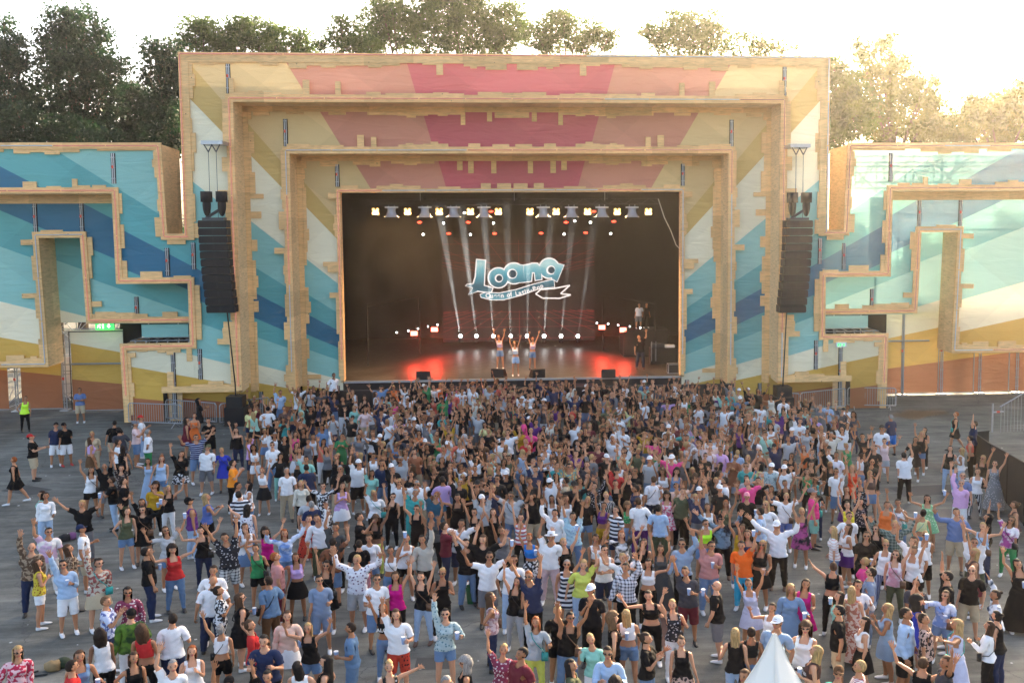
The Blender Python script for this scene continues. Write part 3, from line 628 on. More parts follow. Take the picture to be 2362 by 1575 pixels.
def show_lights():
    y = 4.6
    a = P(845, 467, y); b = P(1518, 465, y); zt = a[2]
    t = tag(empty("lighting_truss", ((a[0]+b[0])/2, y, zt)), "dark lattice lighting truss across the top of the stage", "truss"); mb = MB(); L_ = (b[0]-a[0])/2
    for dy in (-.15, .15):
        for dz in (-.15, .15): mb.tube((-L_, dy, dz), (L_, dy, dz), .022, n=5)
    k = -L_; i = 0
    while k < L_-.3: mb.tube((k, -.15, -.15 if i % 2 else .15), (k+.45, -.15, .15 if i % 2 else -.15), .012, n=4); mb.tube((k, .15, -.15 if i % 2 else .15), (k+.45, .15, .15 if i % 2 else -.15), .012, n=4); k += .45; i += 1
    mb.build("lattice", M['darkmetal'], t)
    mb = MB()
    mb.path([(L_, 0, .15), (L_+.35, 0, -.9), (L_+.7, 0, -1.6), (L_+1.0, 0, -2.4), (L_+1.3, 0, -2.7)], .03); mb.build("cable", M['metal'], t)
    for x in (969, 1186, 1395):
        p = P(x, 437, y-1.2); o = tag(empty("chain_hoist", p), "black chain hoist hanging above the truss at photo column %s" % ("left", "centre", "right")[[969, 1186, 1395].index(x)], "hoist", "chain hoists above the truss")
        o['label'] = {969: "left chain hoist with dark chain bag above the truss", 1186: "middle chain hoist with dark chain bag above the truss", 1395: "right chain hoist with dark chain bag above the truss"}[x]
        MB().box(-.14, .14, -.15, .15, -.15, .12).tube((-.2, 0, 0), (.22, 0, 0), .1).build("motor", M['darkmetal'], o); MB().box(.16, .34, -.1, .1, -.55, -.05).build("chain_bag", M['black'], o)
        MB().tube((0, 0, -.6), (0, 0, 1.6), .012).build("chain", M['metal'], o)
    bx = [866, 940, 1013, 1085, 1149.5, 1222.5, 1283, 1355.5, 1424, 1496]
    src = None
    for i, x in enumerate(bx):
        p = P(x, 488, y-.1); o = tag(empty("blinder_lamp", p), "warm four-cell blinder lamp, number %d" % i, "stage lamp", "warm blinder lamps under the truss")
        o['label'] = ["leftmost", "second from left", "third from left", "fourth from left", "fifth from left", "fifth from right", "fourth from right", "third from right", "second from right", "rightmost"][i]+" warm four-cell blinder lamp lit under the truss"
        if src is None:
            MB().box(-.2, .2, .02, .2, -.2, .2).tube((0, .1, .2), (0, .1, .36), .02).build("housing", M['blackpaint'], o)
            for dx in (-.105, .105):
                for dz in (-.1, .1): MB().disc((dx, dz), .075, .0, 12).build("cell", M['warm_lamp'], o)
            src = o
        else:
            for ch in src.children:
                c = ch.copy(); COL.objects.link(c); c.parent = o
        ld = bpy.data.lights.new("blinder_glow", 'SPOT'); ld.energy = (260, 260, 230, 170, 110, 60, 50, 40, 30, 30)[i]; ld.color = (1, .62, .28); ld.spot_size = math.radians(120); ld.shadow_soft_size = .15
        lo_ = bpy.data.objects.new("blinder_glow", ld); COL.objects.link(lo_); lo_.parent = o; lo_.location = (0, -.05, 0); lo_.rotation_euler = (math.radians(-62) if i > 4 else math.radians(-40), 0, 0)
        lo_.rotation_euler = (math.radians(28), 0, 0)
    gl, tg, bg_ = nmat("clear_dome"); bg_.inputs["Base Color"].default_value = (.75, .8, .9, 1); bg_.inputs["Roughness"].default_value = .12; bg_.inputs["Alpha"].default_value = .38
    hx = [903, 980, 1046, 1116, 1253, 1318, 1388.5, 1458]; src = None
    for i, x in enumerate(hx):
        p = P(x, 477, y); o = tag(empty("moving_head_lamp", p), "x", "stage lamp", "rain-domed moving head lamps under the truss")
        o['label'] = ["first", "second", "third", "fourth", "fifth", "sixth", "seventh", "eighth"][i]+" moving head in a clear bell dome, counted from the left"
        if src is None:
            MB().tube((0, 0, 0), (0, 0, -.07), .36, .36, 16).build("dome_ring", M['white'], o)
            vs = []; prof = [(.0, .24), (-.15, .22), (-.3, .25), (-.42, .33), (-.5, .44)]; mb = MB(); n = 16
            for z, r in prof: vs += [(r*math.cos(2*math.pi*k/n), r*math.sin(2*math.pi*k/n), z-.07) for k in range(n)]
            mb.add(vs, [(j*n+k, j*n+(k+1) % n, (j+1)*n+(k+1) % n, (j+1)*n+k) for j in range(4) for k in range(n)]); mb.build("clear_dome", gl, o, True)
            MB().box(-.12, .12, -.12, .12, -.3, -.08).sphere((0, 0, -.38), .11, .11, .14).build("lamp_body", solid("grey_lamp_body", (.35, .36, .4), .4), o)
            mb = MB(); mb.tube((-.15, 0, .0), (-.15, 0, .12), .02); mb.tube((.15, 0, 0), (.15, 0, .12), .02); mb.build("clamp", M['metal'], o); src = o
        else:
            for ch in src.children:
                c = ch.copy(); COL.objects.link(c); c.parent = o
    for i, (x, yy) in enumerate([(968,513),(1080,513),(1035,539),(1141,539),(1133,488),(1248,538),(1306,513),(1351,537),(1370,488),(1416,511)]):
        p = P(x, yy, 11); o = tag(empty("red_wash_lamp", p), "red oval wash lamp glowing high in the dark stage roof", "stage lamp", "red wash lamps in the stage roof")
        o['label'] = "red oval wash lamp %s of the stage roof" % ["upper left", "upper middle left", "lower left", "lower middle left", "topmost left", "lower middle right", "upper middle right", "lower right", "topmost right", "far upper right"][i]
        MB().sphere((0, 0, 0), .14, .05, .07, 10, 6).build("lens", M['red_lamp'], o, True); MB().box(-.17, .17, .04, .3, -.12, .12).build("housing", M['blackpaint'], o)
    for i, (x, yy, dx) in enumerate([(1023,515,-1),(1138,515,-.6),(976,541,-.6),(1085,541,-.6),(1071,491,-.7),(1362,513,1),(1301,540,.7),(1409,539,.8),(1326,510,.4)]):
        p = P(x, yy, 10.5); o = tag(empty("beam_lamp", p), "x", "stage lamp", "white beam lamps in the stage roof")
        o['label'] = ["bright white beam lamp upper left", "small white beam lamp above the lettering", "small white beam lamp lowest at left", "small white beam lamp above the L", "small white beam lamp just under the truss left", "bright white beam lamp upper right", "small white beam lamp above the last letter", "small white beam lamp lowest at right", "faint white beam lamp right of centre"][i]+" in the stage roof"
        MB().sphere((0, 0, 0), .06, .05, .06, 8, 5).build("lens", M['white_lamp'], o, True); MB().box(-.1, .1, .03, .35, -.1, .1).build("housing", M['blackpaint'], o)
    # row of eight upright beams behind the dancers
    for i, x in enumerate([1062, 1099, 1138, 1178, 1216, 1255, 1294, 1333]):
        p = P(x, 775, 16.5); o = tag(empty("floor_beam_lamp", p), ["leftmost", "second", "third", "fourth", "fifth", "sixth", "seventh", "rightmost"][i]+" of the eight upright white beam lamps behind the dancers", "stage lamp", "upright beam lamps behind the dancers")
        MB().sphere((0, 0, 0), .12, .1, .12, 10, 6).build("lens", M['white_lamp'], o, True); MB().tube((0, .1, -.45), (0, .1, -.08), .14, .1, 8).build("housing", M['blackpaint'], o)
        ld = bpy.data.lights.new("beam", 'SPOT'); ld.energy = BEAM_E; ld.color = (.85, .93, 1.0); ld.spot_size = math.radians(4.4); ld.spot_blend = .3; ld.shadow_soft_size = .06
        lo_ = bpy.data.objects.new("beam", ld); COL.objects.link(lo_); lo_.parent = o; lo_.location = (0, -.15, .1)
        d_ = Vector(((x-1197.5)*.0011, -.02, 1)); lo_.rotation_euler = (-d_).to_track_quat('-Z', 'Y').to_euler() if False else d_.to_track_quat('-Z', 'Y').to_euler()
    # side lamps: red panels and white dots
    for i, (x, yy, Y) in enumerate([(955,769,11),(1002,760,13),(1388.5,755,13),(1437.5,761,11)]):
        p = P(x, yy, Y); o = tag(empty("red_panel_lamp", p), ["near left", "far left", "far right", "near right"][i]+" glowing red rectangular lamp beside the stage floor", "stage lamp", "red panel lamps at the stage sides")
        MB().box(-.2, .2, 0, .03, -.13, .13).build("panel", emit("red_panel", (1, .10, .07), 3.5), o); MB().box(-.23, .23, .032, .2, -.16, .16).build("housing", M['blackpaint'], o)
        ld = bpy.data.lights.new("red_wash", 'AREA'); ld.energy = 30; ld.color = (1, .05, .03); ld.size = .5; lo_ = bpy.data.objects.new("red_wash", ld); COL.objects.link(lo_); lo_.parent = o; lo_.location = (0, -.2, 0)
        dd = Vector((-p[0]*.75, -2.2, -2.6)); lo_.rotation_euler = dd.to_track_quat('-Z', 'Y').to_euler()
    for i, (x, yy, Y) in enumerate([(915,767,9.5),(942,763,10.5),(964,758,11.5),(987,753,12.5),(1009,749,13.5),(1377,745,13.5),(1403,747,12.5),(1426,750,11.5),(1453,753,10.5),(1477,756,9.5)]):
        p = P(x, yy, Y); o = tag(empty("side_spot_lamp", p), "x", "stage lamp", "small white spots along the stage sides")
        o['label'] = "small white spot, %s in the row at the stage's %s side" % (["nearest", "second", "third", "fourth", "farthest"][i if i < 5 else 9-i], "left" if i < 5 else "right")
        MB().sphere((0, 0, 0), .04, .04, .04, 8, 5).build("lens", M['white_lamp'], o, True); MB().box(-.09, .09, .04, .25, -.1, .1).build("housing", M['blackpaint'], o)
    for sx in (-1, 1):
        t = tag(empty("side_lamp_rail", (sx*6.9, 11.5, 0)), "%s side rail carrying the small white spots on stage" % ("left" if sx < 0 else "right"), "rail"); z = 5.05
        MB().tube((sx*1.6, -2.6, z-.2), (-sx*1.0, 2.6, z-.0), .04).build("rail", M['black'], t)
        MB().tube((sx*1.6, -2.6, SZ), (sx*1.6, -2.6, z), .05).build("upright", M['black'], t); MB().tube((-sx*1.0, 2.6, SZ), (-sx*1.0, 2.6, z), .05).build("upright", M['black'], t)
BEAM_E = 130000
show_lights()
# stage monitors, riser, road case, keyboard desk
def wedge(px, py, flip, lab):
    p = P(px, py+9, Z=SZ); t = tag(empty("stage_monitor", (p[0], p[1], SZ), flip), lab, "monitor speaker", "black monitor wedges along the stage edge")
    prof = [(-.25, 0), (.25, 0), (.25, .12), (.02, .45), (-.25, .45)]
    mb = MB(); n = 5; vs = [(-.36, y, z) for y, z in prof]+[(.36, y, z) for y, z in prof]; mb.add(vs, [tuple(range(n)), tuple(range(2*n-1, n-1, -1))]+[(i, n+i, n+(i+1) % n, (i+1) % n) for i in range(n)]); mb.build("cabinet", M['blackpaint'], t)
    MB().add([(-.32, .24, .15), (.32, .24, .15), (.32, .05, .42), (-.32, .05, .42)], [(0, 1, 2, 3)]).build("grille", M['darkmetal'], t)
wedge(977, 866, 0, "leftmost black monitor wedge on the stage edge"); wedge(1151, 860, -.4, "monitor wedge at the left feet of the blonde singer")
wedge(1239, 861, .4, "monitor wedge right of the blonde singer"); wedge(1403, 861, 0, "rightmost black monitor wedge on the stage edge")
t = tag(empty("keyboard_desk", (P(1530, 838, Z=SZ)[0], P(1530, 838, Z=SZ)[1], SZ)), "dark equipment desk with white device at the right side of the stage", "desk")
MB().box(-.8, .8, -.35, .4, 0, .95).build("desk_body", M['black'], t); MB().box(-.7, .0, -.3, .3, .97, 1.2).build("mixer", M['darkmetal'], t); MB().box(.05, .62, -.35, .1, .97, 1.12).build("white_device", M['white'], t)
mb = MB(); 
for k in (-.75, -.5): mb.tube((k, -.38, .2), (k, -.38, 1.35), .02)
mb.build("stand", M['metal'], t)
t = tag(empty("flight_case", (P(1555, 862, Z=SZ)[0], P(1555, 862, Z=SZ)[1], SZ)), "small black flight case with metal edges at the right stage corner", "case")
MB().box(-.35, .35, -.25, .25, .06, .55).build("case_body", M['blackpaint'], t); mb = MB()
for a in (-.35, .35):
    for b in (-.25, .25): mb.tube((a, b, .06), (a, b, .55), .018)
for z in (.06, .55): mb.path([(-.35, -.25, z), (.35, -.25, z), (.35, .25, z), (-.35, .25, z), (-.35, -.25, z)], .018)
mb.build("metal_edge", M['metal'], t)
t = tag(empty("stage_riser", (P(1478, 757, 12)[0], 12, SZ)), "dark riser under the man in the white shirt on stage", "riser")
MB().box(-1.2, 1.6, -1, 1.2, 0, P(1474, 757, 12)[2]-SZ-.02).build("riser_block", M['black'], t)
for sx, px in ((-1, 1018), (1, 1372)):
    pass
# ================================================================ PA, BARRIERS, SIGNS
def pa(px0, sx, side):
    top = P(px0[0], 508, -1.2); bot = P(px0[1], 722, -1.2); z1, z0 = top[2], bot[2]; n = 12; h = (z1-z0)/n; x = top[0]; wd = 1.28
    t = tag(empty("line_array_speaker", (x, -1.2, z1)), "tall curved stack of black loudspeakers hanging at the %s of the stage" % side, "loudspeaker", "hanging line array loudspeakers")
    for i in range(n):
        tt = i/n; xo = (bot[0]-x)*tt*tt*.9; a = -.02-.022*i*1.1; yb = -.55*tt*tt*0+.012*i*i*.28
        b = MB(); w2 = wd/2; zz = -(i+1)*h
        dx = xo
        b.box(-w2+dx, w2+dx, -.28, .5, zz+.015, zz+h-.012)
        o = b.build("cabinet", M['blackpaint'], t); o.location = (0, .0, 0)
        for vtx in o.data.vertices:
            vtx.co.y += .02*i*0.9 if True else 0
            if vtx.co.y > .3+.018*i: vtx.co.x *= 1.0
        g = MB(); 
        for k in (-1, 1): g.box(dx+k*.36-.3, dx+k*.36+.3, -.292+.018*i, -.282+.018*i, zz+.06, zz+h-.05)
        g.build("grille", M['black'], o)
        for k in (-1, 1): MB().box(dx+k*w2-.02, dx+k*w2+.02, -.26+.018*i, -.16+.018*i, zz+.08, zz+h-.1).build("side_bracket", M['darkmetal'], o)
    MB().box(-.5, .5, -.15, .4, .0, .12).tube((-.35, 0, .1), (.3, 0, .5), .07).build("top_frame", M['darkmetal'], t)
    mb = MB()
    for dx in (-.14, .22): mb.tube((dx, 0, .1), (dx, 0, 3.25), .014); mb.tube((dx, 0, 3.2), (dx-.2, 0, 3.55), .03); mb.tube((dx, 0, 3.2), (dx+.18, 0, 3.55), .03)
    mb.build("chain", M['darkmetal'], t)
    mb = MB()
    for dx in (-.3, .4): mb.sphere((dx, .0, .72), .2, .2, .55, 10, 8); mb.box(dx-.22, dx+.22, -.2, .2, .85, 1.35)
    mb.build("hoist_bag", M['black'], t, True)
    MB().box(-.45, .55, -.1, 1.0, 3.55, 3.72).build("support_beam", M['metal'], t)
    lx = P(px0[2], 905, -1.0); MB().path([(bot[0]-x+.2*(-sx), .1, -n*h), (lx[0]-x, .2, -n*h-3.5), (lx[0]-x, .2, .8-z1)], .035).build("cable", M['blackpaint'], t)
    s_ = tag(empty("subwoofer_stack", (lx[0], -.9, 0)), "black cloth covered speaker stack under the %s hanging array" % side, "loudspeaker", "covered stacks below the arrays")
    MB().box(-.46, .46, -.5, .5, 0, .9).build("cover", M['black'], s_); MB().box(-.38, .38, -.4, .4, .91, 1.42).build("cabinet", M['blackpaint'], s_)
pa((493, 513, 543), -1, "left"); pa((1841, 1825, 1806), 1, "right")
def barrier(p0, p1, lab):
    p0 = Vector(p0); p1 = Vector(p1); d = (p1-p0); L_ = d.length; a = math.atan2(d.y, d.x)
    t = tag(empty("crowd_barrier", ((p0.x+p1.x)/2, (p0.y+p1.y)/2, 0), a), lab, "barrier", "grey steel crowd barriers at the stage wings"); h = L_/2
    mb = MB(); mb.path([(-h, 0, .2), (-h, 0, 1.0), (-h+.08, 0, 1.1), (h-.08, 0, 1.1), (h, 0, 1.0), (h, 0, .2), (-h, 0, .2)], .028, 6); mb.build("frame", M['metal'], t)
    mb = MB(); k = -h+.12
    while k < h: mb.tube((k, 0, .2), (k, 0, 1.1), .011, n=4); k += .125
    mb.build("bars", M['metal'], t)
    for x in (-h*.75, h*.75): MB().tube((x, -.32, 0), (x, 0, .22), .022).tube((x, .32, 0), (x, 0, .22), .022).build("foot", M['metal'], t)
def g2(x, y): q = P(x, y, Z=0); return (q[0], q[1])
def bar(a, b, lab): barrier((*g2(*a), 0), (*g2(*b), 0), lab)
bar((298, 981), (420, 986), "first grey barrier from the left, at the foot of the left wing box")
bar((384, 972), (500, 982), "second grey barrier in front of the terracotta plinth on the left")
bar((508, 984), (622, 966), "third grey barrier, in front of the left covered speaker stack")
bar((1795, 955), (1845, 958), "short grey barrier by the right covered speaker stack")
bar((1846, 956), (1950, 944), "grey barrier in front of the right wing plinth")
bar((1955, 942), (2066, 944), "last grey barrier on the right, behind the dark damp patch")
def front_fence():
    t = tag(empty("pit_barrier", (0, 1.2, 0)), "black steel pit barrier between the crowd and the stage front", "barrier"); mb = MB()
    for k in range(18): 
        x = -11+k*1.25; mb.box(x, x+1.2, -.02, .02, .05, 1.2)
    mb.build("kick_panel", M['blackpaint'], t); mb = MB()
    for k in range(19): mb.tube((-11.0+k*1.25, 0, 0), (-11+k*1.25, 0, 1.25), .03)
    mb.tube((-11, 0, 1.22), (11.5, 0, 1.22), .035); mb.build("rail", M['darkmetal'], t)
front_fence()
# black mesh fence of the enclosure at the right edge
t = tag(empty("black_fence", (19.6, -9.5, 0)), "black cloth covered fence of the enclosure at the right edge", "fence")
pts = [P(2243, 1062, Z=0), P(2283, 1112, Z=0), P(2322, 1160, Z=0), P(2362, 1212, Z=0), P(2420, 1280, Z=0)]; back = [P(2243, 1062, Z=0), P(2280, 1058, Z=0)]
for i, (a, b) in enumerate(list(zip(pts[:-1], pts[1:]))+list(zip(back[:-1], back[1:]))):
    mb = MB(); ha, hb_ = (1.12+.28*i, 1.12+.28*(i+1)) if i < 4 else (1.12, 1.12); mb.add([(a[0], a[1], 0), (b[0], b[1], 0), (b[0], b[1], hb_), (a[0], a[1], ha)], [(0, 1, 2, 3)]); mb.tube((a[0], a[1], ha+.02), (b[0], b[1], hb_+.02), .03); mb.tube((a[0], a[1], 0), (a[0], a[1], ha+.03), .03)
    mb.build("cloth_panel", M['black'], t, loc=(-19.6, 9.5, 0))
t = tag(empty("ramp_handrail", tuple(P(2325, 1000, Z=0))), "silver sloping handrail of the ramp at the right edge", "handrail")
MB().tube((-.3, .2, 1.2), (2.2, .8, 2.3), .03).build("rail", M['metal'], t); mb = MB()
for k in range(14): mb.tube((-.2+k*.18, .28+k*.04, 0), (-.2+k*.18, .28+k*.04, 1.24+k*.079), .008)
mb.build("bars", M['metal'], t)
mb = MB(); mb.tube((-.75, 0, .1), (-.75, 0, 1.4), .04).tube((-.75, 0, 1.0), (-.2, .1, 1.0), .04); mb.build("post", M['metal'], t); MB().tube((-.55, .03, 1.0), (-.4, .06, 1.0), .05).build("coupler", M['red_cap'], t)
# exit signs
def exit_sign(px, py, Y, lab, s=.34, white=False):
    p = P(px, py, Y); t = tag(empty("exit_sign", p), lab, "exit sign", "exit signs")
    MB().box(-s*1.35, s*1.35, 0, .06, -s*.62, s*.62).build("panel", emit("sign_green", (.02, .75, .12), .5) if not white else M['white'], t)
    w_ = emit("sign_white", (.75, 1, .6), .6) if not white else emit("sign_green_small", (.02, .5, .12), .8)
    mb = MB(); Y0 = -.006; a = s*.9
    mb.add([(a*.55, Y0, a*.3), (a*.85, Y0, a*.3), (a*.85, Y0, -.05*a), (a*1.05, Y0, -.05*a), (a*.7, Y0, -.45*a), (a*.35, Y0, -.05*a), (a*.55, Y0, -.05*a)], [(0, 1, 2, 3, 4, 5, 6)])
    mb.build("arrow", w_, t)
    mb = MB(); mb.disc((-a*.72, a*.36), a*.12, Y0)
    for (x, z, u, v) in ((-.78, .22, -.95, -.1), (-.9, .15, -1.15, .0), (-.75, .18, -.5, .05), (-.92, -.08, -.7, -.22), (-.7, -.22, -.75, -.5), (-.95, -.1, -1.2, -.38)):
        d_ = Vector((u-x, v-z)).normalized(); n_ = Vector((-d_.y, d_.x))*.07
        mb.add([((x-n_.x)*a, Y0, (z-n_.y)*a), ((u-n_.x)*a, Y0, (v-n_.y)*a), ((u+n_.x)*a, Y0, (v+n_.y)*a), ((x+n_.x)*a, Y0, (z+n_.y)*a)], [(0, 1, 2, 3)])
    mb.add([(-.35*a, Y0, .4*a), (-.1*a, Y0, .4*a), (-.1*a, Y0, -.5*a), (-.35*a, Y0, -.5*a)], [(0, 1, 2, 3)]); mb.build("running_figure", w_, t)
exit_sign(241, 751, 2.9, "glowing green exit sign with running figure above the left door curtain")
exit_sign(1941, 795, -.12, "small white and green exit sign on the right wing box", .2, True)
# white marquee tip at the lower right
def tent():
    top = P(1787, 1461, Z=3.9); t = tag(empty("party_tent", (top[0], top[1], 0)), "pointed white tent roof poking up at the bottom right", "tent")
    m = solid("tent_canvas", (.80, .76, .68), .6, 0, .05, 2, .3, 2.5); n = 4; rings = [(3.9, .015), (3.55, .13), (3.0, .37), (2.6, .62), (2.25, 1.1), (2.15, 1.5)]; mb = MB(); vs = []; k_ = 16
    for z, r in rings:
        for k in range(k_):
            a = 2*math.pi*k/k_+math.radians(30); q = 1/max(abs(math.cos(a-math.radians(30))), abs(math.sin(a-math.radians(30)))); q = q*.85+.15; vs.append((r*q*math.cos(a), r*q*math.sin(a), z))
    fs = [(j*k_+k, (j+1)*k_+k, (j+1)*k_+(k+1) % k_, j*k_+(k+1) % k_) for j in range(len(rings)-1) for k in range(k_)]
    mb.add(vs, fs); mb.build("roof", m, t, True)
    sm = MB()
    for k in (2, 6, 10, 14): sm.path([tuple(vs[j*k_+k]) for j in range(len(rings))], .012, 4)
    sm.build("seam", solid("tent_seam", (.70, .67, .60), .7), t)
    mb = MB()
    for k in range(4):
        a = math.radians(30+45+90*k); mb.tube((1.9*math.cos(a), 1.9*math.sin(a), 0), (1.9*math.cos(a), 1.9*math.sin(a), 2.15), .04)
    mb.tube((0, 0, 2.2), (0, 0, 3.85), .03); mb.build("post", M['metal'], t)
tent()
# bags left on the ground
def bag(px, py, lab, c, c2):
    p = P(px, py, Z=0); t = tag(empty("bag", tuple(p)), lab, "bag", "bags left on the ground"); b = MB()
    b.sphere((0, 0, .10), .20, .15, .12, 14, 10); o = b.build("bag_body", solid("bag_cloth", c, .8, 0, .3, 9, .5, 12), t, True)
    for v in o.data.vertices: v.co.z = max(.01, v.co.z+.04*noise.noise(v.co*9)); v.co.x += .05*noise.noise(v.co*6)
    MB().sphere((.17, .12, .11), .16, .14, .12, 10, 7).build("jacket", solid("folded_jacket", c2, .8, 0, .3, 9, .5, 12), t, True)
    MB().path([(-.25, -.1, .04), (-.4, -.15, .02), (-.3, -.3, .02), (0, -.25, .03)], .02).build("strap", M['blackpaint'], t)
p_ = P(1097, 1388, Z=0); t = tag(empty("carrier_bag", tuple(p_)), "green carrier bag with white ring mark standing on the asphalt behind the black T-shirt", "bag")
mb = MB(); mb.add([(-.2, -.12, 0), (.2, -.12, 0), (.2, .12, 0), (-.2, .12, 0), (-.24, -.10, .42), (.24, -.10, .42), (.22, .10, .42), (-.22, .10, .42)], [(0, 3, 2, 1), (0, 1, 5, 4), (1, 2, 6, 5), (2, 3, 7, 6), (3, 0, 4, 7)]); mb.build("bag_body", solid("green_bag", (.01, .14, .05), .5, 0, .2, 5, .4, 9), t)
mb = MB()
for k in range(14):
    a, b_ = 2*math.pi*k/14, 2*math.pi*(k+1)/14; mb.add([(r*math.cos(q), -.125+.02*(z_), .24+r*math.sin(q)) for r, q, z_ in ((.06, a, 0), (.06, b_, 0), (.085, b_, 0), (.085, a, 0))], [(0, 1, 2, 3)])
mb.build("ring_mark", M['white'], t); MB().path([(-.1, -.1, .42), (-.08, -.1, .55), (.08, -.1, .55), (.1, -.1, .42)], .012).build("handle", M['blackpaint'], t)
bag(122, 1545, "dark green and tan bags lying on the ground beside the bottom left group", (.25, .17, .08), (.02, .035, .015)); bag(150, 1247, "black backpack with purple jacket on the ground behind the tie-dye shirt", (.015, .015, .017), (.2, .07, .18))
# ================================================================ TREES
def leaf_mat(name, c1, c2):
    m, t, b = nmat(name); N = t.nodes; L = t.links
    gi = N.new("ShaderNodeNewGeometry"); wn = N.new("ShaderNodeTexNoise"); wn.inputs["Scale"].default_value = .7; wn.inputs["Detail"].default_value = 5
    tc = N.new("ShaderNodeTexCoord"); L.new(tc.outputs["Object"], wn.inputs["Vector"])
    r = ramp(N, [(.35, c1), (.65, c2)], 'LINEAR'); L.new(wn.outputs[0], r.inputs[0]); L.new(r.outputs[0], b.inputs["Base Color"])
    b.inputs["Roughness"].default_value = .55; b.inputs["Specular IOR Level"].default_value = .25
    tr = N.new("ShaderNodeBsdfTranslucent"); hs = N.new("ShaderNodeHueSaturation"); hs.inputs["Value"].default_value = 1.8; hs.inputs["Saturation"].default_value = 1.1; L.new(r.outputs[0], hs.inputs["Color"]); L.new(hs.outputs[0], tr.inputs["Color"])
    ms = N.new("ShaderNodeMixShader"); ms.inputs[0].default_value = .4; L.new(b.outputs[0], ms.inputs[1]); L.new(tr.outputs[0], ms.inputs[2]); L.new(ms.outputs[0], N["Material Output"].inputs["Surface"])
    return m
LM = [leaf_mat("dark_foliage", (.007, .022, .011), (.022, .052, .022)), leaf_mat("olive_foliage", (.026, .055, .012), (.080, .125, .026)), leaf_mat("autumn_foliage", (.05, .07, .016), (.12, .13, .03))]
BARK = solid("bark", (.10, .07, .045), .9, 0, .3, 5, .5, 14)
def tree(label, blobs, Y, mat=0, dens=1.25, leaf=.34, trunk=None, name="broadleaf_tree"):
    rg = np.random.default_rng(abs(hash(label)) % 9999 if False else sum(map(ord, label)))
    sc_ = FPX/(Y+CD); cs = []
    for (x, y, r) in blobs:
        yy = Y+rg.uniform(-.6, .6)*r/sc_; c = P(x, y, yy); cs.append((c, r/sc_))
    cx_ = np.mean([c[0] for c, r in cs]); low = min(c[2]-r for c, r in cs)
    tx = P(trunk, 300, Y)[0] if trunk is not None else cx_
    t = tag(empty(name, (tx, Y, 0)), label, "tree", "trees behind the stage"); base = np.array([tx, Y, 0.0])
    # each blob is broken into clumps, each clump into leaves: uneven outline, gaps
    Vs = []; 
    for c, r in cs:
        ncl = max(8, int(24*r*r*dens)); u = rg.normal(size=(ncl, 3)); u /= np.linalg.norm(u, axis=1)[:, None]
        rad = r*rg.uniform(.35, 1.08, ncl)**.8; cl = c+u*rad[:, None]*np.array([1, .9, .95])
        for q in cl:
            nl = int(rg.integers(16, 34)); v = rg.normal(size=(nl, 3))*np.array([.34, .34, .2])*rg.uniform(.7, 1.35)
            ctr = q+v; s = leaf*rg.uniform(.35, 1.0, nl)
            a = rg.normal(size=(nl, 3)); a /= np.linalg.norm(a, axis=1)[:, None]; b = np.cross(a, rg.normal(size=(nl, 3))); b /= np.linalg.norm(b, axis=1)[:, None]
            a = a*s[:, None]*.55; b = b*s[:, None]*.33
            Vs.append(np.stack([ctr-a, ctr+b, ctr+a, ctr-b], 1).reshape(-1, 3))
    V = np.concatenate(Vs)-base; F = np.arange(len(V)).reshape(-1, 4)
    me = mesh_np("crown", V, F, mats=[LM[mat]]); obj("crown", me, t)
    mb = MB(); ht = max(c[2] for c, r in cs); fork = max(3.0, low*.75+.5)
    mb.tube((0, 0, 0), (.1, .05, fork*.5), .42, .33, 8, caps=False); mb.tube((.1, .05, fork*.5), (0, 0, fork), .33, .26, 8, caps=False)
    for c, r in cs:
        e = Vector(tuple(c-base)); mid = Vector((e.x*.35, e.y*.4, fork+(e.z-fork)*.5)); mb.tube((0, 0, fork-.1), mid, .17, .1, 6, caps=False); mb.tube(mid, e, .1, .04, 5, caps=False)
        for k in range(5):
            d = rg.normal(size=3); d /= np.linalg.norm(d); d[2] = abs(d[2])*.8; mb.tube(e, e+Vector(tuple(d*r*.6)), .04, .008, 4, caps=False)
    mb.build("trunk", BARK, t)
    return t
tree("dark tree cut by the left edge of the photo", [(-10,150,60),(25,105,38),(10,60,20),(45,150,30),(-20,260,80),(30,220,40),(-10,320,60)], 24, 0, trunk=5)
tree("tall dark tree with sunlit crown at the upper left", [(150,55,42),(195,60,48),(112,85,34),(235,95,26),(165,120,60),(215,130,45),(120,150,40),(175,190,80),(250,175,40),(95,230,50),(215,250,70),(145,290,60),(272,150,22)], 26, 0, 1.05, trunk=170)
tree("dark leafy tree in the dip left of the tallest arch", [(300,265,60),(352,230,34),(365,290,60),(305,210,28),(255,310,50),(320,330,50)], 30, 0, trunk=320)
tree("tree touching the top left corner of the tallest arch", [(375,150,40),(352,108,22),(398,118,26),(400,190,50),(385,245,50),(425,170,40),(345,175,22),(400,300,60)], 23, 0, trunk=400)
tree("round tree above the left end of the stage top", [(450,75,34),(485,100,40),(432,100,26),(520,105,36),(470,60,20)], 31, 1, trunk=470)
tree("sunlit tree behind the left half of the stage top", [(555,72,34),(598,82,38),(545,105,40),(640,92,36),(682,100,32),(612,118,40),(575,55,18),(715,115,18)], 33, 1, trunk=600)
tree("small loose tree before the gap in the skyline", [(790,72,30),(768,92,22),(825,92,32),(800,115,34),(742,104,16),(850,110,30),(785,50,12)], 30, 1, .9, trunk=800)
tree("big hazy tree left of the stage centre", [(870,60,44),(905,30,36),(935,75,50),(860,100,36),(970,35,44),(1000,85,50),(880,10,26)], 34, 1, trunk=930)
tree("tallest tree cut by the top edge of the photo", [(1040,25,48),(1090,20,46),(1060,85,48),(1130,55,44),(1180,40,36),(1120,105,40),(1010,-5,30),(1165,90,40),(1205,70,26)], 36, 1, trunk=1090)
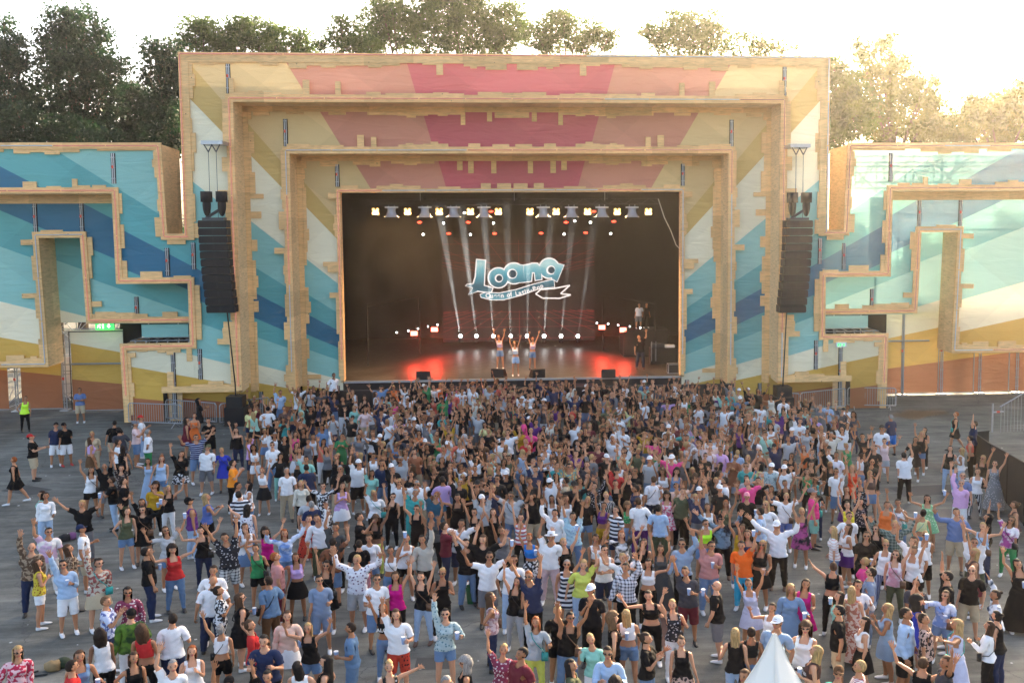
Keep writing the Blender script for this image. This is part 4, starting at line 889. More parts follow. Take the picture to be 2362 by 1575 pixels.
tree("sunlit tree right of the stage centre", [(1240,78,36),(1282,58,34),(1325,80,38),(1262,108,30),(1370,75,30),(1345,108,28),(1398,98,24),(1300,40,16),(1412,78,10)], 32, 1, trunk=1310)
tree("broad tree alone in the gap right of centre", [(1520,78,32),(1562,58,38),(1605,62,40),(1548,105,36),(1600,105,42),(1645,80,32),(1490,72,14),(1650,112,26),(1640,42,16)], 31, 1, trunk=1585)
tree("low loose tree above the right end of the stage", [(1700,92,20),(1738,98,24),(1772,106,24),(1690,118,24),(1805,118,14),(1745,120,30)], 30, 1, .8, trunk=1740)
tree("thin twiggy bush at the top right corner of the arch", [(1835,108,10),(1845,125,12),(1880,128,10)], 27, 2, .5, .18, trunk=1845)
tree("hazy tree right behind the right corner of the arch", [(1925,165,32),(1950,200,44),(1925,255,44),(1965,280,50),(1920,310,40),(1990,240,34)], 24, 1, 1.9, .38, trunk=1945)
tree("wispy bare-topped tree above the right wing", [(1990,130,26),(2030,105,26),(2065,140,32),(2020,175,40),(2080,190,44),(2125,215,40),(2045,240,50),(2105,270,52),(2150,180,14),(2040,305,50),(2150,290,46),(2160,240,22),(1978,100,12),(2050,90,14)], 27, 2, 1.7, .34, trunk=2060)
tree("low dark bush just above the right wing", [(2175,300,36),(2215,315,34),(2120,320,30),(2190,270,16)], 29, 2, 1.7, .38, trunk=2190)
tree("sun-soaked tree at the far right of the skyline", [(2250,250,34),(2285,262,44),(2230,290,36),(2330,245,44),(2345,285,60),(2290,310,50),(2385,230,60)], 30, 2, 1.8, .4, trunk=2310)
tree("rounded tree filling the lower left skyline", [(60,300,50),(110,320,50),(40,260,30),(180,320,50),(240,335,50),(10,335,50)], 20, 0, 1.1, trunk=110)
# two unseen trees added to block sun, then distant wood closing the view
tree("tree beyond the right edge of the photo", [(2420,250,60),(2460,300,70),(2480,200,60),(2540,260,80),(2420,340,70),(2560,340,80)], 27, 2, 1.2, trunk=2480)
tree("second tree beyond the right edge of the photo", [(2620,230,80),(2680,300,90),(2740,220,80),(2640,360,90),(2760,330,90)], 22, 1, 1.2, trunk=2680)
def wood():
    rg = np.random.default_rng(5); Vs = []
    for x in np.arange(-75, 75, 1.15):
        h = 9+3*noise.noise(Vector((x*.08, 3, 0)))+(1.5 if x < 0 else -3.0); 
        for k in range(9):
            q = np.array([x+rg.uniform(-1, 1), 48+rg.uniform(-3, 3), rg.uniform(1, h)]); nl = 26; v = rg.normal(size=(nl, 3))*np.array([.8, .6, .7]); ctr = q+v; s = rg.uniform(.25, .6, nl)
            a = rg.normal(size=(nl, 3)); a /= np.linalg.norm(a, axis=1)[:, None]; b = np.cross(a, rg.normal(size=(nl, 3))); b /= np.linalg.norm(b, axis=1)[:, None]
            a *= s[:, None]*.8; b *= s[:, None]*.55; Vs.append(np.stack([ctr-a, ctr+b, ctr+a, ctr-b], 1).reshape(-1, 3))
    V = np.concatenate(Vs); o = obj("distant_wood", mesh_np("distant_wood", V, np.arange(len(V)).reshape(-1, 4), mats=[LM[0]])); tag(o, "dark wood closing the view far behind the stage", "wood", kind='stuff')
wood()
# ================================================================ PEOPLE
def smooth(e0, e1, x):
    t = np.clip((x-e0)/(e1-e0), 0, 1); return t*t*(3-2*t)
def loft(rings, n=14):
    """rings: (centre, half-axis u, half-axis v) -> closed tube"""
    vs = []; fs = []
    for c, u, v in rings:
        c = np.array(c, float); u = np.array(u, float); v = np.array(v, float)
        for k in range(n): t = 2*math.pi*k/n; vs.append(c+u*math.cos(t)+v*math.sin(t))
    for i in range(len(rings)-1):
        for k in range(n): fs.append((i*n+k, i*n+(k+1) % n, (i+1)*n+(k+1) % n, (i+1)*n+k))
    fs.append(tuple(range(n-1, -1, -1))); fs.append(tuple(range((len(rings)-1)*n, len(rings)*n)))
    return vs, fs
def base_body(g, vox):
    """one continuous body (torso, neck, arms, legs, feet) in T-pose, facing -Y"""
    f = g == 'f'; mb = MB()
    X = (1, 0, 0); Y = (0, 1, 0); Z = (0, 0, 1)
    tor = [(.80,.05,.06,.0),(.86,.15,.10,.01),(.93,.172,.115,.012),(1.00,.158,.105,.008),(1.08,.128,.09,0),(1.15,.132,.092,0),(1.23,.148,.11,-.006),(1.29,.152,.118,-.012),(1.35,.155,.105,-.004),(1.41,.145,.08,.005),(1.455,.085,.062,.01),(1.49,.056,.056,.012)] if f else \
          [(.80,.06,.07,.0),(.86,.15,.105,.01),(.93,.168,.118,.01),(1.00,.16,.112,.004),(1.08,.156,.108,0),(1.15,.162,.11,0),(1.24,.178,.118,-.002),(1.32,.186,.12,0),(1.38,.18,.105,.006),(1.425,.15,.085,.012),(1.46,.085,.068,.014),(1.50,.062,.062,.014)]
    mb.add(*loft([((0, yo, z), (rx, 0, 0), (0, ry, 0)) for z, rx, ry, yo in tor], 18))
    mb.add(*loft([((0, .012, 1.44), (.058, 0, 0), (0, .06, 0)), ((0, .004, 1.56), (.05 if f else .058, 0, 0), (0, .055, 0))], 12))
    for s in (-1, 1):
        a = .86 if f else 1.0
        arm = [(.10,1.385,.062,.07),(.17,1.395,.06,.062),(.23,1.395,.052,.054),(.33,1.39,.047,.047),(.45,1.385,.039,.04),(.52,1.385,.041,.042),(.62,1.385,.033,.031),(.705,1.385,.026,.021)]
        mb.add(*loft([((s*x, .008, z), (0, ry*a, 0), (0, 0, rz*a)) for x, z, ry, rz in arm], 12))
        leg = [(.93,.075,.105,.115,.02),(.84,.092,.095,.10,.012),(.70,.095,.082,.086,.004),(.56,.095,.064,.066,0),(.49,.095,.058,.062,0),(.40,.096,.056,.062,.012),(.32,.097,.054,.06,.016),(.20,.098,.041,.044,.012),(.10,.10,.034,.04,.01),(.05,.10,.036,.045,.008)]
        mb.add(*loft([((s*x, yo, z), (rx, 0, 0), (0, ry, 0)) for z, x, rx, ry, yo in leg], 14))
        mb.add(*loft([((s*.10, y, z), (rx, 0, 0), (0, 0, rz)) for y, z, rx, rz in ((.055,.035,.03,.03),(.02,.04,.036,.038),(-.04,.038,.040,.036),(-.11,.028,.045,.026),(-.165,.022,.038,.018),(-.19,.02,.02,.014))], 10))
        if f: mb.sphere((s*.068, -.098, 1.275), .058, .045, .055, 10, 8)
    o = mb.build("tmp", M['white']); md = o.modifiers.new("r", 'REMESH'); md.mode = 'VOXEL'; md.voxel_size = vox; md.use_smooth_shade = True
    sm = o.modifiers.new("s", 'SMOOTH'); sm.factor = .5; sm.iterations = 3 if vox < .025 else 1
    dg = bpy.context.evaluated_depsgraph_get(); dg.update(); me = bpy.data.meshes.new_from_object(o.evaluated_get(dg))
    V = np.empty(len(me.vertices)*3); me.vertices.foreach_get("co", V); V = V.reshape(-1, 3); Nn = np.empty(len(V)*3); me.vertices.foreach_get("normal", Nn); Nn = Nn.reshape(-1, 3)
    F = np.array([tuple(p.vertices) if len(p.vertices) == 4 else (*p.vertices, p.vertices[2]) for p in me.polygons], np.int32)
    bpy.data.objects.remove(o); bpy.data.meshes.remove(me)
    return V, F, Nn
def head_mesh(g, n=16, m=12):
    """head with jaw, brow, nose, ears; returns V, F, material index (0 skin, 1 eye, 2 lip)"""
    V = []; F = []; c = np.array([0, -.012, 1.642])
    for i in range(m+1):
        ph = math.pi*i/m
        for k in range(n):
            t = 2*math.pi*k/n; d = np.array([math.sin(ph)*math.cos(t), math.sin(ph)*math.sin(t), math.cos(ph)])
            r = np.array([.073, .092, .112]); p = d*r
            if d[2] < 0: w = -d[2]; p[0] *= 1-.30*w; p[1] *= 1-.22*w if d[1] > 0 else 1-.06*w
            if d[1] < -.3:                                      # face
                p[1] = max(p[1], -.084); fx = abs(p[0])
                p[1] -= .030*math.exp(-((fx/.013)**2+((p[2]+.018)/.020)**2))      # nose
                p[1] -= .008*math.exp(-((fx/.03)**2+((p[2]-.022)/.012)**2))       # brow
                p[1] += .012*math.exp(-(((fx-.030)/.014)**2+((p[2]-.004)/.012)**2))  # eye sockets
                p[1] -= .006*math.exp(-((fx/.02)**2+((p[2]+.090)/.018)**2))       # chin
            V.append(p+c)
    for i in range(m):
        for k in range(n): F.append((i*n+k, (i+1)*n+k, (i+1)*n+(k+1) % n, i*n+(k+1) % n))
    mi = [0]*len(F); mb = MB()
    for s in (-1, 1):
        mb.sphere((s*.031, -.080, 1.646), .019, .014, .012, 8, 5, 1); mb.box(s*.012, s*.050, -.095, -.080, 1.669, 1.679, 1); mb.sphere((s*.075, .005, 1.635), .010, .020, .030, 6, 5, 0)
    mb.sphere((0, -.087, 1.585), .029, .014, .013, 8, 5, 2); mb.sphere((0, -.112, 1.618), .013, .014, .012, 7, 5, 0)
    b = len(V); V += [np.array(v) for v in mb.v]; F += [tuple(b+i for i in f) for f in mb.f]; mi += mb.m
    return np.array(V), np.array(F, np.int32), np.array(mi)
def hand_mesh(kind):
    """left hand, wrist at origin, fingers along +x, palm facing -z, thumb towards -y"""
    V = []; F = []
    def tube(pts, rs, n=5):
        b = len(V)
        for i, (p, r) in enumerate(zip(pts, rs)):
            p = np.array(p, float); d = np.array(pts[min(i+1, len(pts)-1)], float)-np.array(pts[max(i-1, 0)], float); d /= np.linalg.norm(d); u = np.cross(d, (0, 0, 1.0)); u = u/np.linalg.norm(u) if np.linalg.norm(u) > .1 else np.array([0, 1.0, 0]); v = np.cross(d, u)
            for k in range(n): t = 2*math.pi*k/n; V.append(p+(u*math.cos(t)+v*math.sin(t)*.85)*r)
        for i in range(len(pts)-1):
            for k in range(n): F.append((b+i*n+k, b+i*n+(k+1) % n, b+(i+1)*n+(k+1) % n, b+(i+1)*n+k))
        F.append((b+(len(pts)-1)*n, b+(len(pts)-1)*n+1, b+(len(pts)-1)*n+2, b+(len(pts)-1)*n+3))
    # palm: a flattened loft widening to the knuckles
    vs, fs = loft([((-.025, 0, 0), (0, .024, 0), (0, 0, .018)), ((.015, 0, 0), (0, .030, 0), (0, 0, .016)), ((.06, 0, 0), (0, .041, 0), (0, 0, .014)), ((.092, 0, -.001), (0, .040, 0), (0, 0, .011))], 8)
    V += vs; F += [f if len(f) == 4 else f[:4] for f in fs]; F += [tuple(range(24, 32))[:4], (24, 27, 28, 31)]
    L_ = [.068, .078, .073, .058]; ys = [-.030, -.010, .011, .030]; sp = [-.30, -.09, .10, .30] if kind == 'open' else [-.05, -.01, .03, .06]
    for l, y, a in zip(L_, ys, sp):
        if kind == 'open': b1, b2 = -.06, -.14
        else: b1, b2 = -.75, -1.7
        p0 = np.array([.085, y, 0]); d1 = np.array([math.cos(a)*math.cos(b1), math.sin(a)*math.cos(b1), math.sin(b1)]); d2 = np.array([math.cos(a)*math.cos(b2), math.sin(a)*math.cos(b2), math.sin(b2)])
        p1 = p0+d1*l*.5; p2 = p1+d2*l*.5; tube([p0, p1, p2], [.0098, .0088, .0066])
    if kind == 'open': tube([(.015, -.022, -.004), (.045, -.052, -.008), (.078, -.072, -.010)], [.0125, .0105, .0075])
    else: tube([(.015, -.022, -.006), (.048, -.040, -.026), (.075, -.028, -.040)], [.0125, .0105, .0075])
    return np.array(V, float), np.array([f[:4] for f in F], np.int32)
def nrm(v): v = np.array(v, float); return v/np.linalg.norm(v)
def minrot(a, b):
    a = nrm(a); b = nrm(b); v = np.cross(a, b); c = float(a@b)
    if c < -.999: return np.diag([-1., 1., -1.])
    K = np.array([[0, -v[2], v[1]], [v[2], 0, -v[0]], [-v[1], v[0], 0]]); return np.eye(3)+K+K@K/(1+c)
def frame(ex, ez):
    ex = nrm(ex); ez = np.array(ez, float); ez = nrm(ez-ex*(ez@ex)); ey = np.cross(ez, ex); return np.stack([ex, ey, ez], 1)
ARM = {  # upper arm, forearm, palm normal, hand (x outwards, -y forwards)
 'down': ((.30, .03, -1), (.04, -.16, -1), (-1, 0, 0), 'curl'), 'up': ((.48, -.12, 1), (.02, -.12, 1), (0, -1, .1), 'open'),
 'wide': ((.95, -.12, .42), (.32, -.15, 1), (0, -1, .1), 'open'), 'high': ((.26, -.08, 1), (.12, -.05, 1), (0, -1, 0), 'open'),
 'wave': ((.75, -.30, .05), (.22, -.35, 1), (0, -1, .2), 'open'), 'hold': ((.34, .0, -1), (-.22, -1, .32), (-1, 0, 0), 'curl'),
 'clap': ((.32, -.36, -1), (-.42, -.75, .85), (-1, 0, 0), 'open'), 'cross': ((.34, -.34, -1), (-1, -.42, .12), (0, 1, 0), 'curl'),
 'phone': ((.32, -.40, -1), (-.32, -.85, .55), (-1, 0, 0), 'curl'), 'head': ((.85, -.15, .75), (-.9, .0, .42), (-1, 0, 0), 'curl'),
 'out': ((.85, -.5, .25), (.55, -.75, .45), (0, -1, .3), 'open'), 'hip': ((.62, .22, -1), (-.75, -.25, -.55), (0, 1, 0), 'curl'), 'drink': ((.35, -.55, -1), (-.35, -.35, 1), (-1, 0, 0), 'curl')}
# pose letter -> (image-left arm = s -1, image-right arm = s +1)
POSE = {'U': ('wide', 'wide'), 'V': ('high', 'high'), 'L': ('up', 'down'), 'R': ('down', 'up'), 'C': ('clap', 'clap'), 'K': ('down', 'hold'), 'Q': ('hold', 'down'), 'D': ('down', 'down'),
        'W': ('down', 'down'), 'P': ('phone', 'phone'), 'B': ('head', 'head'), 'X': ('cross', 'cross'), 'O': ('down', 'out'), 'H': ('hip', 'down'), 'Y': ('wave', 'wide'), 'T': ('wave', 'hold'), 'Z': ('drink', 'down'), 'E': ('up', 'hold')}
def pose_rig(g, pose, var, walk=False):
    rg = np.random.default_rng(sum(map(ord, g+pose))*17+var); J = {}; names = POSE[pose]
    for s, nm in ((-1, names[0]), (1, names[1])):
        U, Fo, pn, hk = ARM[nm]; mir = np.array([s, 1, 1]); j = rg.normal(0, .15, 3); U = nrm(np.array(U)*mir+j); Fo = nrm(np.array(Fo)*mir+rg.normal(0, .16, 3)); pn = np.array(pn)*mir
        x0 = np.array([s, 0, 0.]); J[s] = (minrot(x0, U), minrot(x0, Fo), frame(Fo*s, -np.array(pn, float)) if True else None, hk, U, Fo)
    lg = {}
    for s in (-1, 1):
        sp = .05+rg.uniform(0, .05); fw = rg.uniform(-.10, .10)
        if pose == 'W': fw = .38*s
        th = nrm((s*sp, -fw, -1)); sh = nrm((s*sp*.6, -fw*.6+(.35 if pose == 'W' and s < 0 else .06), -1)); lg[s] = (minrot((0, 0, -1), th), minrot((0, 0, -1), sh))
    yaw = rg.uniform(-.30, .30); pit = rg.uniform(.05, .28); c, s_ = math.cos(yaw), math.sin(yaw); Rz = np.array([[c, -s_, 0], [s_, c, 0], [0, 0, 1]]); c, s_ = math.cos(-pit), math.sin(-pit); Rx = np.array([[1, 0, 0], [0, c, -s_], [0, s_, c]])
    roll = rg.uniform(-.12, .12); c, s_ = math.cos(roll), math.sin(roll); Ry = np.array([[c, 0, s_], [0, 1, 0], [-s_, 0, c]])
    return J, lg, Rz@Rx@Ry, rg.uniform(-.09, .09), rg.uniform(-.05, .07)
def skin(V, rig, mode='body'):
    """linear blend skinning of T-pose points; mode: body | head | torso | skirt"""
    J, lg, RH, lean, tilt = rig; V = np.asarray(V, float); x, y, z = V.T; out = V.copy(); HC = np.array([0, .0, 1.50])
    if mode == 'head': out = (V-HC)@RH.T+HC
    elif mode == 'torso': pass
    else:
        wh = smooth(1.50, 1.56, z)*(np.abs(x) < .12); out = V*(1-wh)[:, None]+((V-HC)@RH.T+HC)*wh[:, None]
        for s in (-1, 1):
            RU, RF, RHd, hk, U, Fo = J[s]
            SH = np.array([s*.165, .008, 1.39]); EL = np.array([s*.45, .008, 1.385]); WR = np.array([s*.705, .008, 1.385]); up = max(0, U[2]); shift = np.array([-s*.015*up, 0, .05*up])
            SHn = SH+shift; ELn = SHn+RU@(EL-SH); WRn = ELn+RF@(WR-EL)
            pu = (V-SH)@RU.T+SHn; pf = (V-EL)@RF.T+ELn
            ax = x*s; we = smooth(.41, .49, ax)[:, None]; parm = pu*(1-we)+pf*we
            if mode == 'skirt': continue
            wa = (smooth(.125, .225, ax)*smooth(1.16, 1.24, z))[:, None]; out = out*(1-wa)+parm*wa
        for s in (-1, 1):
            RT, RS = lg[s]; HP = np.array([s*.09, .01, .90]); KN = np.array([s*.095, 0, .49]); AN = np.array([s*.10, .008, .07]); KNn = HP+RT@(KN-HP); ANn = KNn+RS@(AN-KN)
            pt = (V-HP)@RT.T+HP; ps = (V-KN)@RS.T+KNn; pf = V-AN+ANn
            wk = (1-smooth(.45, .53, z))[:, None]; wf = (1-smooth(.05, .11, z))[:, None]; pl = pt*(1-wk)+ps*wk; pl = pl*(1-wf)+pf*wf
            wl = (1-smooth(.82, .95, z))*(smooth(-.015, .015, x*s) if mode != 'skirt' else smooth(-.2, .2, x*s)*.8); wl = wl[:, None]
            out = V*0+out*(1-wl)+pl*wl if False else out*(1-wl)+(pl if mode == 'body' else pl)*wl
    # gentle lean of everything above the hips
    k = smooth(.8, 1.5, V[:, 2]) if mode in ('body', 'skirt') else np.ones(len(V))
    out = out.copy(); out[:, 0] += lean*k*(out[:, 2]-.9)*1.0; out[:, 1] += -tilt*k*(out[:, 2]-.9)
    return out
def ground_off(rig):
    _, lg, *_ = rig; zs = []
    for s in (-1, 1):
        RT, RS = lg[s]; HP = np.array([s*.09, .01, .90]); KN = np.array([s*.095, 0, .49]); AN = np.array([s*.10, .008, .07]); zs.append((HP+RT@(KN-HP)+RS@(AN-KN))[2]-.07)
    return -min(zs)
BASES = {}
def base(g, lod):
    if (g, lod) not in BASES: BASES[(g, lod)] = base_body(g, .021 if lod == 0 else .040)
    return BASES[(g, lod)]
def cloth_from(g, lod, fmask, off):
    """garment: body faces where fmask(centres) pushed out by off(points)"""
    V, F, Nn = base(g, lod); C_ = V[F].mean(1); keep = fmask(C_); Fk = F[keep]; used = np.unique(Fk); mp = -np.ones(len(V), int); mp[used] = np.arange(len(used)); Vk = V[used]; o = off(Vk)[:, None]; n = Nn[used]
    return Vk+n*o, mp[Fk], Vk
T_ = lambda s: s
def top_shape(kind, g):
    f = g == 'f'
    def mask(C_):
        x, y, z = C_.T; ax = np.abs(x)
        neck = np.hypot(x*1.0, (y-.0)) < .075
        body = (z > (.90 if kind != 'crop' and kind != 'cropt' else 1.13)) & (z < 1.47) & ((ax < .17) | ((z < 1.24) & (ax < .27))) & ~((z > 1.415) & neck)
        body &= ~((z < .95) & (ax > .3))
        if kind in ('tank', 'crop', 'dress'): body &= ((ax < .135) | ((z < 1.22) & (ax < .27))) & ~((z > 1.36) & (y < .03) & (ax < .075)) & ~((z > 1.40) & (ax < .075)); return body
        if kind == 'tube': return body & (z < 1.36) & (ax < .16) & ~((z > 1.30) & (ax > .14))
        lim = .36 if kind in ('tee', 'cropt') else .68
        return body | ((ax >= .17) & (ax < lim) & (z > 1.2))
    def off(p):
        x, y, z = p.T; o = .013+.012*smooth(1.25, .95, z)+(.010 if not f else .004)*smooth(1.3, 1.0, z); o += .010*smooth(.10, .16, np.abs(x))*(1-smooth(.24, .32, np.abs(x)))*(z > 1.2)*(kind in ('tee', 'long', 'cropt')); o += .014*smooth(.22, .36, np.abs(x))*(kind in ('tee', 'long', 'cropt'))
        return o+.006*np.sin(x*37+z*25)*np.sin(z*29-x*14+y*29)+.004*np.sin(z*52+x*33)
    return mask, off
def bot_shape(kind, g):
    def mask(C_):
        x, y, z = C_.T; lo = {'t': .085, 's': .50, 'h': .66}[kind]; return (z < .985) & (z > lo) & (np.abs(x) < .3)
    def off(p):
        x, y, z = p.T; o = .010+ (0 if kind == 't' else .016*smooth(.9, .55, z)); 
        if g == 'm': o = o+.007+.008*smooth(.7, .3, z)
        return o+.005*np.sin(z*44+x*35)*np.sin(y*40+z*12)
    return mask, off
def skirt_mesh(g, z1, z0, r1, lod):
    n = 22 if lod == 0 else 12; k = 7 if lod == 0 else 4; V = []; F = []
    for i in range(k+1):
        t = i/k; z = z1+(z0-z1)*t; rx = (.142+.05*smooth(0, .25, np.array([t*(z1-z0)]))[0])*(1-t)+r1*t if t > .0 else .142; ry = rx*.80
        hip = .185*math.exp(-((z-.90)/.16)**2); rx = max(rx, hip); ry = max(ry, hip*.74)
        for j in range(n): a = 2*math.pi*j/n; q = 1+.055*t*math.sin(a*5+z*3); V.append((rx*q*math.cos(a), ry*q*math.sin(a)+.008, z))
    for i in range(k):
        for j in range(n): F.append((i*n+j, i*n+(j+1) % n, (i+1)*n+(j+1) % n, (i+1)*n+j))
    return np.array(V), np.array(F, np.int32)
def hair_mesh(style, lod):
    """cap of hair plus length; T-pose head space"""
    mb = MB(); n, m = (16, 10) if lod == 0 else (8, 6); c = (0, -.002, 1.657)
    big = {'s': 1.0, 'b': .98, 'l': 1.06, 'u': 1.04, 'n': 1.08, 'c': 1.42, 'r': 1.08}.get(style, 1.0); vs = []; idx = {}; fs = []
    for i in range(m+1):
        ph = math.pi*i/m
        for k in range(n):
            t = 2*math.pi*k/n; d = Vector((math.sin(ph)*math.cos(t), math.sin(ph)*math.sin(t), math.cos(ph))); r = big*(1+.05*noise.noise(d*(3 if style != 'c' else 5)+Vector((len(style), big, 0)))*(3 if style == 'c' else 1))
            vs.append((c[0]+d.x*.082*r, c[1]+d.y*.106*r, c[2]+d.z*.112*r))
    for i in range(m):
        for k in range(n):
            f = (i*n+k, (i+1)*n+k, (i+1)*n+(k+1) % n, i*n+(k+1) % n); q = np.mean([vs[a] for a in f], 0)
            if q[1] < -.02 and q[2] < 1.712 and abs(q[0]) < .085*big: continue
            if q[2] < (1.60 if style in ('s',) else 1.575): continue
            fs.append(f)
    mb.add(vs, fs)
    if style in ('l', 'c', 'r', 'n'):
        z0 = {'l': 1.30, 'c': 1.44, 'r': 1.30, 'n': 1.50}[style]; w = {'l': .088, 'c': .125, 'r': .098, 'n': .10}[style]; k = 6 if lod == 0 else 3; nn = 13 if lod == 0 else 7; vs = []
        for lay in (1, .72):
            for i in range(k+1):
                t = i/k; z = 1.70+(z0-1.70)*t
                for j in range(nn):
                    a = math.pi*(-.14+1.28*j/(nn-1)); q = lay*(1+.07*noise.noise(Vector((j*.9, i*.8, lay)))); taper = 1-.25*max(0, t-.6)
                    vs.append((w*q*math.cos(a)*taper, .010+(.088+.02*t)*q*math.sin(a)+.012*t, z-.02*math.sin(j*1.7)*t))
        B = (k+1)*nn; fs = []
        for i in range(k):
            for j in range(nn-1): a = i*nn+j; fs.append((a, a+1, a+nn+1, a+nn)); fs.append((B+a, B+a+nn, B+a+nn+1, B+a+1))
        for j in range(nn-1): a = k*nn+j; fs.append((a, a+1, B+a+1, B+a))
        mb.add(vs, fs)
    if style == 'u': mb.sphere((0, .105, 1.725), .04, .036, .038, 8, 6)
    if style == 'p': pass
    return np.array(mb.v, float), mb.f
def hat_mesh(style):
    mb = MB()
    if style == 'C':
        n = 16; vs = []; 
        for i in range(6):
            ph = math.pi/2*i/5
            for k in range(n): t = 2*math.pi*k/n; vs.append((.087*math.sin(ph)*math.cos(t), .008+.105*math.sin(ph)*math.sin(t), 1.675+.108*math.cos(ph)))
        mb.add(vs, [(i*n+k, (i+1)*n+k, (i+1)*n+(k+1) % n, i*n+(k+1) % n) for i in range(5) for k in range(n)])
        b = []; 
        for k in range(9): a = math.pi*(1.08+.84*k/8); b.append((.083*math.cos(a), .0+.09*math.sin(a), 1.682))
        for k in range(9): a = math.pi*(1.08+.84*k/8); b.append((.078*math.cos(a), -.045+.125*math.sin(a), 1.668))
        mb.add(b, [(k, k+1, 9+k+1, 9+k) for k in range(8)]); mb.add([(x, y, z-.006) for x, y, z in b], [(k, 9+k, 9+k+1, k+1) for k in range(8)])
    else:
        mb.tube((0, .005, 1.69), (0, .005, 1.79), .088, .075, 14); mb.tube((0, .0, 1.69), (0, .0, 1.70), .14, .14, 18)
    return np.array(mb.v, float), mb.f
def shades_mesh():
    mb = MB()
    for s in (-1, 1): mb.sphere((s*.031, -.095, 1.648), .026, .008, .017, 10, 5); mb.box(s*.055, s*.080, -.09, .0, 1.650, 1.656)
    mb.box(-.012, .012, -.10, -.094, 1.650, 1.656); return np.array(mb.v, float), mb.f
def bag_mesh(back=False):
    mb = MB(); mb.box(.12, .25, -.18, -.10, .90, 1.06); s = []
    for k in range(13):
        t = k/12; a = math.pi*t; s.append((.19-.33*t if False else .19*math.cos(a)*.95, -.155*math.cos(a*.0)*1.0 if False else -.14-.02*math.sin(a), 1.05+.40*t))
    pts = [(.17, -.14, 1.05), (.10, -.15, 1.16), (.0, -.155, 1.27), (-.07, -.13, 1.37), (-.10, -.04, 1.455), (-.09, .05, 1.44), (-.02, .13, 1.3), (.10, .13, 1.14), (.18, .05, 1.04), (.2, -.08, 1.02)]
    mb.path(pts, .010, 4); return np.array(mb.v, float), mb.f
def poly_np(fs):
    q = [f for f in fs if len(f) == 4]; t = [f for f in fs if len(f) == 3]; r = [f for f in fs if len(f) > 4]
    for f in r: t += [(f[0], f[i], f[i+1]) for i in range(1, len(f)-1)]
    return (np.array(q, np.int32).reshape(-1, 4), np.array(t, np.int32).reshape(-1, 3))
GEO = {}
def body_geo(g, pose, var, lod, cov=False):
    """V, quads, tris, material index"""
    key = (g, pose, var, lod, cov)
    if key in GEO: return GEO[key]
    rig = pose_rig(g, pose, var); V, F, Nn = base(g, lod)
    if cov:      # under a shirt with sleeves the body is a little slimmer, so no skin shows through
        ax_ = np.abs(V[:, 0]); k_ = smooth(.97, 1.03, V[:, 2])*(1-smooth(1.40, 1.45, V[:, 2])*(ax_ < .09))*(1-smooth(.28, .34, ax_)); V = V-Nn*(.020*k_)[:, None]
    parts = [(skin(V, rig), F, np.zeros((0, 3), int), np.zeros(len(F), int))]
    hv, hf, hm = head_mesh(g, *( (16, 14) if lod == 0 else (8, 7))); qf = np.array([f if len(f) == 4 else (*f, f[-1]) for f in hf]); parts.append((skin(hv, rig, 'head'), qf, None, hm))
    J = rig[0]
    for s in (-1, 1):
        RU, RF, RHd, hk, U, Fo = J[s]; Vh, Fh = hand_mesh(hk)
        if lod: 
            Vh, Fh = HL[hk]
        # hand frame: +x along forearm, palm (-z) towards the wanted normal; mirror for the right hand
        if s < 0: Vh = Vh*np.array([1, -1, 1]); Fh = Fh[:, ::-1]
        Rm = frame(Fo, -np.array(ARM[POSE[pose][0 if s < 0 else 1]][2])*np.array([s, 1, 1]))
        SH = np.array([s*.165, .008, 1.39]); EL = np.array([s*.45, .008, 1.385]); WR = np.array([s*.705, .008, 1.385]); up = max(0, U[2]); W = SH+np.array([-s*.015*up, 0, .05*up])+RU@(EL-SH)+RF@(WR-EL)
        Vw = (Vh*(1.0 if g == 'm' else .92)*1.08)@Rm.T+W; lean, tilt = rig[3], rig[4]; Vw[:, 0] += lean*(Vw[:, 2]-.9); Vw[:, 1] -= tilt*(Vw[:, 2]-.9)
        parts.append((Vw, Fh, None, np.zeros(len(Fh), int)))
        GEO[(key[:4], 'hand', s)] = (Vw.mean(0), Rm)
    Vs = []; Fs = []; Ms = []; b = 0
    for v, f, t, mi in parts: Vs.append(v); Fs.append(f+b); Ms.append(mi); b += len(v)
    go = ground_off(rig); V_ = np.concatenate(Vs); V_[:, 2] += go
    GEO[key] = (V_, np.concatenate(Fs), None, np.concatenate(Ms), rig, go); return GEO[key]
HL = {}
for k_ in ('open', 'curl'):
    mb = MB(); mb.box(0, .09, -.04, .04, -.012, .012)
    if k_ == 'open':
        for y in (-.035, -.012, .012, .035): mb.tube((.085, y, 0), (.165, y*1.9, 0), .011, .008, 4)
        mb.tube((.02, -.03, 0), (.08, -.085, 0), .012, .009, 4)
    else: mb.box(.08, .13, -.036, .036, -.04, .01)
    HL[k_] = (np.array(mb.v, float), np.array([f for f in mb.f if len(f) == 4], np.int32))
